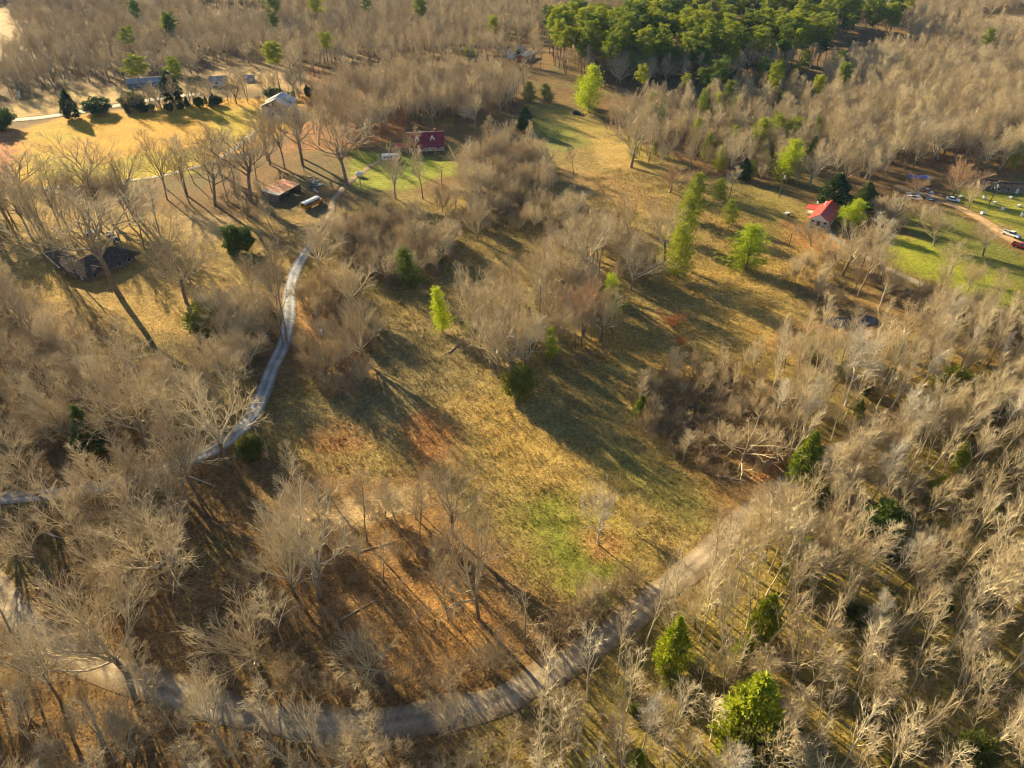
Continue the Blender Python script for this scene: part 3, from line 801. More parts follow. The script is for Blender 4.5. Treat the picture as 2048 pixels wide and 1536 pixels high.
# along the drive and the lower left woods
T('spread', 456, 930, 690, "pale-limbed tree rooted on the near side of the driveway bend", 230, var=1)
T('tall', 368, 950, 780, "leaning tree with a dark trunk at the driveway edge", 110, lean=(0, -0.15))
T('tall', 402, 1008, 820, "grey tree with a long bare trunk below the driveway", 110)
T('spread', 345, 1178, 965, "big leaning tree with a thick pale trunk in the lower left woods", 240, var=3, lean=(0, -0.16))
T('spread', 300, 900, 700, "wide grey-twigged tree in the woods above the driveway", 240, var=4)
T('spread', 90, 1010, 890, "low-branched tree over the left end of the driveway", 190, var=0)
T('fan', 255, 1345, 1165, "fan-crowned tree leaning over the road at lower left", 260, var=1)
T('spread', 640, 1195, 930, "tall tree among orange leaves below the tan grass strip", 230, var=2)
T('spread', 957, 1237, 1000, "lone stout-trunked tree standing on orange leaves near the bright green grass", 210, var=0)
T('spread', 905, 1070, 930, "bushy grey tree on the rim of the field above the stout-trunked tree", 180, var=4)
T('tall', 735, 1085, 940, "slim tree at the end of the tan grass strip", 90)
T('tall', 895, 1235, 1060, "slim tree just left of the lone stout-trunked tree", 80)
T('snag', 1050, 1300, 1150, "broken grey snag beside the road bank", 70)
T('fan', 520, 1330, 1180, "bushy tree on the bank above the road at lower left", 190)
T('fan', 590, 1190, 1010, "tangle-crowned tree at the edge of the dark leaf patch", 170)
T('fan', 740, 1350, 1265, "low bare tree on the bank above the road", 160)
T('tall', 40, 1300, 1120, "tree leaning over the left end of the road", 120)
# the middle of the field
T('palespread', 1195, 1088, 958, "lone white-barked tree standing in the field by the bright green grass", 95)
T('spread', 1022, 760, 585, "grey tree rising right behind the dark round bush in mid-field", 170, var=1)
T('spread', 945, 668, 525, "tree with a rounded grey crown right of the tall yellow-green pine", 150, var=2)
T('spread', 1000, 752, 600, "dense bare tree just left of the grey tree behind the dark round bush", 150, var=3)
T('spread', 1050, 748, 605, "dense bare tree just right of the grey tree behind the dark round bush", 150, var=0)
T('spread', 1120, 700, 570, "bare tree behind the small slim yellow-green pine", 130, var=4)
T('tall', 1080, 668, 478, "tall slender tree in the middle of the central thicket", 110)
T('redfan', 1166, 672, 548, "reddish-twigged tree left of the small cone-shaped pine", 120, var=0)
T('spread', 1176, 568, 418, "wide pale-limbed tree in the upper central thicket", 190, var=4)
T('spread', 1262, 580, 462, "grey tree at the edge of the central thicket facing the shadowed field", 120, var=0)
T('spread', 1330, 520, 395, "twiggy tree standing against the row of tall pines", 120, var=3)
T('spread', 830, 455, 395, "contorted grey tree above the rounded bright pine", 90, var=1)
T('fan', 955, 480, 395, "smooth-crowned bare tree in the shade below the red house with dormers", 80)
T('tall', 1148, 350, 285, "small bare tree alone at the lower end of the upper meadow", 36)
T('spread', 1262, 335, 175, "great oak with a stout trunk beside the upper meadow", 150, var=2)
T('redfan', 1340, 385, 315, "low brown-twigged tree at the foot of the upper meadow", 110, var=1)
T('snag', 1478, 945, 800, "shattered pale tree with fallen limbs in the brush by the road", 190)
T('pale', 1690, 812, 655, "white-barked sycamore with twin stems deep in the near right woods", 130, var=0)
T('fan', 1520, 1082, 955, "fan-crowned bare tree hanging over the road bend", 180, var=0)
T('fan', 1640, 1160, 1015, "domed bare tree across the road from the fan-crowned one", 160, var=2)
T('fan', 1475, 1135, 1005, "broad bare tree overhanging the road just before it enters the right woods", 130, var=1)
T('fan', 1560, 1085, 960, "second broad bare tree overhanging the road beside the fan-crowned one", 130, var=2)
T('tall', 1420, 1165, 1030, "thin bare tree where the visible road ends", 90)
T('fan', 1265, 1065, 1030, "pile of pale branches standing up in the field", 50)
# right side, round the small red-roofed house
T('spread', 1685, 552, 420, "tree with dense twigs in front of the small red-roofed house", 140, var=3)
T('pale', 1765, 548, 425, "pale-trunked tree standing beside the lane", 110, var=1)
T('tall', 1716, 592, 445, "thin crooked tree between the lane and the pond", 90)
T('fan', 1622, 492, 442, "small umbrella-shaped tree below the small red-roofed house", 70)
T('fan', 1868, 492, 408, "bushy bare tree on the lawn under the dirt drive", 80)
T('spread', 1900, 548, 475, "small round-headed tree alone on the bright green lawn", 85, var=1)
T('spread', 1965, 512, 440, "dark bare tree at the far side of the bright green lawn", 90, var=4)
T('fan', 1750, 440, 384, "rounded brown tree behind the small red-roofed house", 70)
T('redfan', 1905, 392, 305, "orange-brown tree behind the cluttered yard", 90, var=1)
T('redfan', 1830, 392, 355, "low rust-coloured tree in front of the blue tarp", 90, var=0)
T('palespread', 1842, 312, 228, "white-limbed tree standing out of the far right woods", 95)
T('tall', 1458, 398, 330, "single brown tree on the meadow edge right of the upper meadow", 55)
T('spread', 1935, 420, 355, "thin yard tree between the dirt drive and the white barrels", 60, var=2)
T('fan', 1935, 585, 520, "brown bush-like tree below the bright green lawn", 60)
T('fan', 1605, 300, 250, "crooked pale tree in the wood left of the cluttered yard", 90)
T('spread', 1620, 372, 290, "wide bare tree in the wood behind the small red-roofed house", 150, var=0)
# far left, by the far road
T('fan', 140, 236, 180, "leaning bare tree by the far road beside the pointed cedar", 60)
T('spread', 300, 206, 160, "bare tree in the hedge row along the far road", 50, var=2)
# along the near road
for i_, (px, py, ty, w_) in enumerate([(1100, 1440, 1260, 110), (1175, 1400, 1240, 110), (1235, 1345, 1190, 90), (1290, 1290, 1120, 80), (1345, 1255, 1090, 80), (1412, 1185, 1030, 90), (1450, 1150, 1010, 90)]):
    T('slim', px, py, ty, ("first", "second", "third", "fourth", "fifth", "sixth", "seventh")[i_] + " slim roadside tree along the outer edge of the road, counted from the bottom bend", w_, group="slim trees on the outer road edge")
for i_, (px, py, ty, w_) in enumerate([(120, 1400, 1220, 130), (330, 1450, 1290, 120), (440, 1490, 1330, 130), (545, 1500, 1370, 120), (630, 1505, 1380, 100), (760, 1500, 1390, 100), (900, 1480, 1370, 110)]):
    T(('spread', 'tall')[i_ % 2], px, py, ty, ("first", "second", "third", "fourth", "fifth", "sixth", "seventh")[i_] + " bare tree along the lower edge of the road, counted from the left", w_, group="bare trees on the lower road edge")
# pines
T('bright_pine', 885, 664, 572, "tall narrow yellow-green pine in the middle of the field", 46, var=0)
T('bright_pine', 1099, 719, 656, "small slim yellow-green pine at the edge of the central thicket", 34, var=1)
T('bright_pine', 1221, 636, 545, "cone-shaped green pine with a long shadow across the field", 46, var=0)
T('young_pine', 822, 575, 494, "rounded bright pine on the rim of the shaded meadow", 60, var=0)
T('bright_pine', 1492, 540, 447, "broad round-headed green pine alone on the right slope", 84, var=1)
T('young_pine', 1355, 556, 445, "lowest pine of the tall row in the right slope", 70, var=1)
T('young_pine', 1368, 485, 385, "middle pine of the tall row in the right slope", 56, var=0)
T('young_pine', 1382, 440, 345, "topmost pine of the tall row in the right slope", 60, var=1)
T('young_pine', 1458, 448, 400, "small dark green pine uphill of the broad round-headed pine", 40, var=0)
T('young_pine', 1437, 400, 356, "small pine beside the single brown tree on the meadow edge", 36, var=1)
T('bright_pine', 1694, 452, 396, "bright yellow-green pine touching the small red-roofed house", 64, var=0)
T('bright_pine', 1575, 362, 277, "tall bright pine with a leaning tip near the utility pole", 60, var=1)
T('young_pine', 1515, 308, 232, "left pine of the dark cluster in the right wood", 62, var=0)
T('young_pine', 1545, 302, 228, "middle pine of the dark cluster in the right wood", 62, var=1)
T('young_pine', 1572, 306, 232, "right pine of the dark cluster in the right wood", 60, var=0)
T('bright_pine', 1178, 225, 128, "tall pine with yellow-green boughs at the top of the upper meadow", 60, var=1)
T('young_pine', 1162, 210, 150, "shorter pine tucked against the tall one at the top of the upper meadow", 40)
T('old_pine', 1405, 200, 138, "isolated pine below the dark ridge pines", 34)
T('young_pine', 1398, 260, 180, "narrow pine in the wood right of the great oak", 30)
T('young_pine', 1388, 300, 235, "thin pine low in the wood right of the great oak", 30)
T('bright_pine', 1438, 235, 185, "yellowish young pine in the wood under the ridge", 34)
T('bright_pine', 1468, 245, 192, "second yellowish young pine, just right of the first under the ridge", 30)
T('young_pine', 940, 668, 636, "little yellowish pine sheltering behind the tall narrow yellow-green pine", 24)
T('old_pine', 560, 178, 86, "tall dark pine standing above the far hedge row", 42)
T('old_pine', 290, 195, 112, "tall pine in front of the long far house", 46)
T('old_pine', 360, 198, 118, "slim pine at the right end of the long far house", 34)
T('young_pine', 1008, 205, 168, "left pine of the green row above the upper meadow", 34, group="green row above the upper meadow")
T('young_pine', 1060, 203, 163, "middle pine of the green row above the upper meadow", 36, group="green row above the upper meadow")
T('young_pine', 1095, 205, 166, "right pine of the green row above the upper meadow", 34, group="green row above the upper meadow")
T('bright_pine', 940, 112, 88, "small bright pine poking out of the far grey woods", 26)
T('young_pine', 1035, 118, 96, "small pine beside the far white building", 20)
# cedars and evergreen bushes
T('dark_bush', 480, 506, 452, "dark round cedar on the open leaf-strewn slope", 56)
T('cedar', 347, 204, 142, "dark pointed cedar in the far hedge row", 46)
T('cedar', 145, 238, 180, "dark pointed cedar beside the far road", 36)
T('dark_bush', 198, 228, 196, "dark low bush beside the far pointed cedar", 52)
T('dark_bush', 268, 218, 184, "dark bush at the left end of the far hedge row", 42)
T('dark_bush', 5, 258, 216, "dark round tree where the far road leaves the picture", 50)
T('olive_cedar', 1600, 968, 864, "bright green cedar standing at the roadside", 64)
T('cedar', 190, 908, 812, "dark cedar in the left woods above the driveway", 58, var=1)
T('cedar', 1664, 418, 346, "large dark cedar behind the small red-roofed house", 66, var=0)
T('cedar', 1726, 418, 364, "smaller dark cedar behind the small red-roofed house", 46, var=1)
T('cedar', 1486, 360, 316, "lone dark cedar beside the meadow edge tree", 30)
T('cedar', 1050, 262, 212, "dark pointed cedar on the left border of the upper meadow", 34)
T('bush', 1036, 795, 736, "dark round bush casting the longest shadow in mid-field", 64, var=0)
T('dark_bush', 1750, 1092, 1018, "dark green evergreen bush in the near right woods", 80)
T('bush', 415, 662, 612, "large hazy green bush beside the yard and the driveway", 84, var=1)
T('bush', 505, 912, 872, "small green bush on the verge of the driveway bend", 50, var=0)
T('olive_cedar', 1338, 1345, 1236, "green cedar on the right bank of the road", 70)
T('olive_cedar', 1472, 1360, 1272, "smaller green cedar across from the roadside one", 64)
T('olive_cedar', 1480, 1500, 1352, "largest green cedar near the bottom edge", 130)
T('bush', 1502, 1560, 1462, "green bush cut by the bottom edge", 80, var=1)
T('olive_cedar', 1522, 1270, 1188, "green cedar half hidden by pale branches", 60)
T('olive_cedar', 1590, 1160, 1076, "green cedar in the wood under the domed bare tree", 70)
T('bush', 1922, 1545, 1474, "small olive bush at the bottom right corner", 50, var=0)
T('olive_cedar', 1280, 835, 792, "small yellowish cedar at the edge of the roadside brush", 32)
T('bush', 1755, 1420, 1370, "ochre-green bush among the pale trunks of the near right woods", 50, var=1)
T('bush', 1900, 800, 740, "dark green bush under the canopy of the right woods", 70, var=0)
T('bush', 1965, 830, 770, "second dark green bush under the canopy, further right", 60, var=1)
T('bush', 1620, 1010, 960, "olive bush right behind the roadside cedar", 60, var=1)
# rusty brush in the field
T('redbrush', 1345, 652, 622, "rust-red brush pile in the shadowed field", 62)
T('redbrush', 1362, 692, 668, "smaller rust-red brush pile below the first", 34)

# ------------------------------------------------------------------ woods: one entry per tree, filled over each wood
EXCL = []        # (x, y, radius) kept free
def keep(px, py, r):
    g = at(px, py); EXCL.append((g.x, g.y, r))
for a in [(1648, 432, 11), (545, 225, 13), (170, 520, 14), (575, 390, 9), (622, 402, 7), (850, 300, 13), (780, 316, 6), (718, 352, 3), (295, 178, 12), (1845, 400, 9), (2022, 470, 6), (2040, 492, 5), (1908, 400, 4), (600, 418, 7), (560, 408, 7), (200, 548, 9), (150, 565, 7), (120, 520, 6), (1640, 455, 8), (1100, 738, 6), (1105, 765, 6), (1222, 652, 5), (885, 680, 4), (822, 590, 4)]:
    keep(*a)

def fill(poly_px, spacing, mix, hr, label, group, prob=1.0, gap=0.6, world_poly=None, edge=0.0):
    poly = world_poly or wpoly(poly_px)
    x0 = min(p[0] for p in poly); x1 = max(p[0] for p in poly); y0 = min(p[1] for p in poly); y1 = max(p[1] for p in poly)
    X, Y = np.meshgrid(np.arange(x0, x1, spacing), np.arange(y0, y1, spacing))
    X = X.ravel() + rng.uniform(-.48, .48, X.size) * spacing; Y = Y.ravel() + rng.uniform(-.48, .48, Y.size) * spacing
    ok = in_poly(X, Y, poly) & (rng.random(X.size) < prob)
    X, Y = X[ok], Y[ok]
    if not len(X): return
    ok = np.ones(len(X), bool)
    if y0 < 480: ok &= road_dist(X, Y) > gap
    for ex, ey, er in EXCL + HEROES: ok &= np.hypot(X - ex, Y - ey) > er
    X, Y = X[ok], Y[ok]
    names = [m[0] for m in mix]; w = np.array([m[1] for m in mix], float); w /= w.sum()
    pick = rng.choice(len(names), len(X), p=w)
    for x, y, k in zip(X, Y, pick):
        kd = names[k]; lo, hi = hr[kd] if isinstance(hr, dict) else hr
        FILL.append((kd, float(x), float(y), float(rng.uniform(lo, hi)), label, group))
FILL = []
HT = dict(slim=(13, 21), high=(20, 27), tall=(14, 22), spread=(14, 20), fan=(8, 13), shrub=(3, 5.5), olive_cedar=(5, 9), bush=(2, 4), pale=(15, 20), young_pine=(8, 14), old_pine=(20, 27), cedar=(5, 8), redfan=(7, 11), bright_pine=(6, 10), dark_bush=(2, 4))
def HH(f, **kw):
    q = {k: (a * f, b * f) for k, (a, b) in HT.items()}; q.update(kw); return q

near_mix = [('slim', 9), ('tall', 2), ('fan', 1.2), ('spread', .4), ('shrub', 6), ('bush', 1.5), ('olive_cedar', .6), ('pale', .8)]
fill([(1060, 1470), (1190, 1375), (1300, 1275), (1400, 1190), (1480, 1105), (1560, 1030), (1650, 950), (1740, 890), (1850, 830), (2120, 740), (2500, 900), (2300, 1750), (1000, 1750)], 3.5, near_mix, HH(.85), "bare tree in the dense near wood right of the road", "near wood right of the road")
fill([(1540, 720), (1600, 690), (1720, 680), (1840, 660), (2000, 670), (2200, 710), (2200, 770), (1960, 760), (1800, 810), (1690, 890), (1590, 950), (1530, 820)], 3.4, near_mix, HH(.85), "bare tree in the brushy wood between the pond and the road", "brushy wood round the pond")
fill([(1260, 800), (1330, 740), (1500, 730), (1600, 860), (1590, 950), (1500, 960), (1400, 950), (1290, 890)], 2.7, [('shrub', 8), ('fan', 2), ('tall', 1)], HH(.8, tall=(8, 12), fan=(5, 8)), "brush at the corner between the field and the road", "brush between field and road")
fill([(-300, 1230), (0, 1215), (120, 1340), (300, 1415), (460, 1475), (660, 1500), (860, 1485), (1060, 1445), (1100, 1540), (1000, 1750), (-300, 1750)], 3.4, [('tall', 3), ('slim', 2), ('spread', 1), ('fan', 2), ('shrub', 7)], HH(.65, tall=(9, 14), slim=(9, 14), fan=(6, 9), spread=(8, 12)), "bare tree in the wood below the road", "wood below the road", gap=2.0)
fill([(-300, 1050), (0, 1030), (250, 985), (370, 975), (410, 1080), (400, 1230), (330, 1330), (200, 1290), (60, 1190), (-300, 1090)], 4.6, [('spread', 3), ('tall', 3), ('fan', 2), ('shrub', 5)], HH(.85), "bare tree in the wood between driveway and road", "wood between driveway and road", gap=3.5)
fill([(540, 990), (640, 960), (700, 975), (860, 1000), (930, 1080), (800, 1130), (700, 1220), (690, 1330), (520, 1340), (490, 1200), (560, 1100)], 4.6, [('tall', 2), ('fan', 4), ('shrub', 5)], HH(.75, spread=(12, 16)), "bare tree on the leafy slope under the field", "leafy slope under the field")
fill([(380, 1330), (640, 1350), (860, 1360), (1080, 1300), (1150, 1210), (1260, 1180), (1300, 1180), (1100, 1320), (950, 1385), (700, 1410), (420, 1385)], 2.8, [('shrub', 6), ('fan', 2)], HH(1.25, fan=(6, 9)), "brush on the bank above the road", "brush on the road bank")
fill([(1120, 1310), (1240, 1240), (1330, 1160), (1400, 1080), (1300, 1150), (1160, 1220), (1100, 1250)], 2.6, [('shrub', 5), ('fan', 1)], HH(1.0, fan=(5, 8)), "brush on the verge between field and road", "brush on the field verge")
fill([(-300, 600), (0, 585), (110, 680), (230, 730), (330, 760), (470, 760), (490, 800), (440, 880), (280, 940), (0, 985), (-300, 1000)], 4.4, [('tall', 4), ('fan', 2), ('spread', 4), ('shrub', 4)], HH(.88), "bare tree in the left wood above the driveway", "left wood above the driveway", gap=1.5)
fill([(-200, 380), (30, 400), (260, 450), (330, 470), (300, 500), (120, 480), (-200, 500)], 11, [('tall', 3), ('high', 3), ('fan', 1)], HH(.85), "bare yard tree uphill of the dark-roofed house", "yard trees behind the dark-roofed house")
fill([(420, 395), (560, 400), (600, 440), (560, 480), (480, 440), (400, 420)], 8, [('tall', 3), ('shrub', 3)], HH(.9), "bare tree on the slope below the rusty shed", "slope below the rusty shed")
fill([(420, 640), (500, 600), (560, 620), (560, 690), (520, 760), (460, 720)], 4, [('shrub', 6), ('fan', 2)], HH(.85), "dark brush in the shade west of the driveway", "shaded brush west of the driveway")
fill([(600, 590), (640, 560), (730, 630), (755, 700), (740, 790), (650, 790), (600, 720), (606, 650)], 3.6, [('shrub', 6), ('fan', 3)], HH(1.1, fan=(7, 10)), "brush between the driveway and the shaded meadow", "brush by the shaded meadow")
fill([(640, 470), (720, 440), (860, 460), (920, 490), (890, 550), (800, 575), (740, 570), (690, 530)], 3.8, [('shrub', 5), ('fan', 4), ('spread', 1.5), ('bush', .8)], HH(1.4, fan=(7, 11), spread=(10, 14)), "brush in the thicket below the lawn", "thicket below the lawn")
fill([(870, 420), (1000, 410), (1140, 420), (1260, 450), (1280, 480), (1160, 480), (1060, 460), (960, 470), (900, 450)], 4.6, [('shrub', 5), ('fan', 4), ('spread', 1)], HH(1.3, fan=(7, 11), spread=(10, 14)), "brush in the scrub belt above the central thicket", "scrub belt above the central thicket")
fill([(930, 690), (930, 620), (1000, 600), (1080, 560), (1130, 500), (1230, 490), (1300, 500), (1300, 570), (1220, 590), (1190, 640), (1240, 690), (1190, 745), (1080, 750), (1000, 760), (950, 720)], 4.6, [('fan', 3), ('spread', 3), ('tall', 2), ('shrub', 6)], HH(.9, spread=(12, 18)), "bare tree in the central thicket of the field", "central thicket")
fill([(920, 330), (980, 290), (1060, 300), (1110, 345), (1120, 400), (1020, 420), (920, 400)], 4.6, [('fan', 3), ('spread', 3), ('tall', 1), ('shrub', 3)], HH(.85), "bare tree in the grove right of the red house with dormers", "grove beside the red house with dormers")
fill([(620, 250), (700, 190), (860, 170), (1000, 170), (1060, 200), (1010, 235), (940, 265), (860, 255), (800, 275), (720, 295), (640, 295)], 6.6, [('tall', 5), ('spread', 3)], HH(1.05), "bare tree in the leafy grove behind the metal barn", "grove behind the metal barn")
fill([(1250, 345), (1250, 290), (1210, 255), (1270, 220), (1400, 210), (1600, 190), (1660, 250), (1640, 370), (1540, 370), (1440, 350), (1340, 330)], 5.6, [('tall', 5), ('spread', 2), ('fan', 2), ('young_pine', 1.0), ('shrub', 2)], HH(.85), "bare tree in the wood right of the upper meadow", "wood right of the upper meadow")
fill([(1660, 370), (1640, 240), (1640, 160), (1780, 120), (1980, 180), (2200, 240), (2300, 330), (2100, 345), (2000, 350), (1880, 335), (1790, 345), (1740, 380)], 6.2, [('tall', 5), ('spread', 3), ('fan', 1), ('young_pine', .12)], HH(.95), "bare tree in the far right wood behind the cluttered yard", "far right wood")
fill([(1740, 440), (1800, 420), (1880, 440), (1900, 470), (1800, 470)], 8, [('fan', 3), ('spread', 1)], HH(.7), "bare tree on the lawn below the cluttered yard", "trees below the cluttered yard")
fill([(1560, 560), (1640, 520), (1700, 560), (1680, 620), (1600, 620)], 4.0, [('fan', 3), ('shrub', 5), ('spread', 1)], HH(.75), "bare tree in the copse between the slope and the lane", "copse by the lane")
fill([(240, 224), (340, 216), (440, 202), (600, 186), (660, 178), (660, 190), (600, 198), (440, 213), (340, 226), (240, 232)], 4.2, [('tall', 3), ('spread', 1.5), ('cedar', 1.2), ('shrub', 2), ('dark_bush', 1.6)], HH(.85, dark_bush=(3, 6)), "bare tree in the hedge row behind the golden field", "hedge row behind the golden field")
fill([(1040, 1475), (1120, 1425), (1200, 1365), (1250, 1310), (1270, 1330), (1220, 1400), (1130, 1470), (1060, 1500)], 3.4, [('slim', 3), ('fan', 1), ('shrub', 2)], HH(.8, slim=(11, 16), fan=(6, 10)), "bare tree crowding the outer road edge at the bottom bend", "trees crowding the bottom bend")
fill([(1440, 1150), (1520, 1070), (1600, 1000), (1700, 920), (1800, 860), (2000, 790), (2200, 740), (2200, 780), (2000, 830), (1800, 900), (1620, 1040), (1470, 1170)], 3.0, [('slim', 3), ('fan', 1), ('shrub', 2)], HH(.8, slim=(11, 16), fan=(6, 10)), "bare tree crowding the road where it vanishes into the right woods", "trees where the road vanishes")
fill([(180, 1370), (330, 1415), (440, 1455), (440, 1490), (300, 1470), (180, 1420)], 4.2, [('tall', 2), ('spread', 1), ('fan', 1), ('shrub', 2)], HH(.8, tall=(11, 16), fan=(6, 10), spread=(10, 14)), "bare tree crowding the lower edge of the road at left", "trees crowding the road at left")
fill([(300, 400), (330, 350), (480, 320), (620, 310), (660, 340), (600, 350), (500, 370), (470, 420), (380, 430)], 12, [('tall', 2), ('high', 5)], HH(1.0, tall=(16, 24)), "tall bare tree between the golden field and the rusty shed", "tall trees below the golden field")
fill([(-150, 400), (40, 430), (180, 440), (300, 440), (300, 475), (100, 475), (-150, 470)], 9.0, [('tall', 2), ('high', 4)], HH(.95, tall=(15, 21)), "tall bare tree below the left end of the golden field", "tall trees at the left end of the golden field")
fill([(700, 1010), (860, 1040), (960, 1160), (940, 1300), (820, 1340), (700, 1300), (640, 1200)], 5.0, [('shrub', 5), ('fan', 1), ('tall', 1)], HH(.8, tall=(9, 14), fan=(5, 8)), "brush among the orange leaves below the field", "brush among the orange leaves")
fill([(1640, 500), (1700, 530), (1800, 580), (1900, 615), (2100, 670), (2100, 690), (1900, 640), (1780, 610), (1660, 560)], 4.0, [('tall', 2), ('fan', 3), ('shrub', 4)], HH(.8), "bare tree along the near side of the narrow lane", "trees along the narrow lane")
fill([(430, 640), (530, 600), (560, 650), (545, 710), (500, 780), (440, 730)], 4.6, [('spread', 3), ('fan', 3), ('shrub', 2)], HH(.8, spread=(12, 17), fan=(8, 12)), "bare tree shading the driveway from the west", "trees shading the driveway")
fill([(1620, 1010), (1720, 930), (1820, 870), (2000, 805), (2200, 750), (2200, 790), (2000, 840), (1800, 905), (1640, 1040)], 3.6, [('fan', 3), ('spread', 2)], HH(.8, spread=(10, 14), fan=(8, 12)), "bare tree hiding the road in the right woods", "trees hiding the road in the right woods")
# pine ridge
fill([(1085, 138), (1240, 178), (1420, 172), (1560, 150), (1660, 135), (1640, 112), (1450, 98), (1300, 84), (1110, 88)], 8.0, [('old_pine', 1)], HH(1.0, old_pine=(15, 28)), "old pine in the dark stand on the ridge", "pine stand on the ridge", prob=.86)
fill([(1230, 205), (1420, 195), (1650, 155), (1720, 180), (1660, 240), (1400, 240)], 20, [('old_pine', 1)], HH(1.0, old_pine=(15, 22)), "old pine straggling below the ridge stand", "pines straggling below the ridge")
fill([(1260, 56), (1450, 60), (1640, 80), (1800, 95), (1800, 64), (1500, 22), (1280, 32)], 10.0, [('old_pine', 1)], HH(1.0, old_pine=(15, 28)), "old pine in the stand behind the ridge", "pine stand behind the ridge", prob=.86)
# far woods out to the horizon, and the wood that goes on outside the picture
wood_far = []
def far_fill(x0, x1, y0, y1, spacing, holes, mix, hr):
    X, Y = np.meshgrid(np.arange(x0, x1, spacing), np.arange(y0, y1, spacing))
    X = X.ravel() + rng.uniform(-.48, .48, X.size) * spacing; Y = Y.ravel() + rng.uniform(-.48, .48, Y.size) * spacing
    ok = np.abs(X) < 0.80 * Y + 90
    for h in holes: ok &= ~in_poly(X, Y, h)
    X, Y = X[ok], Y[ok]
    names = [m[0] for m in mix]; w = np.array([m[1] for m in mix], float); w /= w.sum()
    pick = rng.choice(len(names), len(X), p=w)
    for x, y, k in zip(X, Y, pick):
        kd = names[k]; lo, hi = hr[kd]
        wood_far.append((kd, float(x), float(y), float(rng.uniform(lo, hi))))
holes = [wpoly(p) for p in [
    [(-900, 420), (-900, 235), (-200, 200), (0, 205), (60, 190), (180, 168), (430, 158), (640, 160), (640, 330), (560, 520), (-600, 560)],
    [(640, 300), (640, 140), (880, 128), (1010, 132), (1080, 140), (1240, 185), (1420, 178), (1660, 140), (1800, 115), (1990, 175), (2300, 240), (2600, 330), (2600, 600), (640, 600)],
    [(1085, 150), (1660, 140), (1810, 105), (1810, 58), (1500, 20), (1280, 30), (1080, 75)],
    [(-60, 12), (32, 10), (34, 60), (64, 82), (44, 112), (-60, 135)], [(400, 22), (525, 20), (545, 40), (420, 48)], [(1950, 66), (1965, 38), (2060, 24), (2300, 24), (2300, 95), (2040, 80)],
    [(1000, 90), (1060, 90), (1060, 122), (1000, 122)], [(410, 128), (560, 136), (620, 176), (470, 182), (390, 166)]]]
far_fill(-700, 700, 330, 800, 8.5, holes, [('tall', 6), ('spread', 4), ('old_pine', .10), ('cedar', .2)], HH(.95))
far_fill(-1300, 1300, 800, 1500, 17, [], [('tall', 4), ('spread', 5), ('old_pine', .5)], HH(1.15))

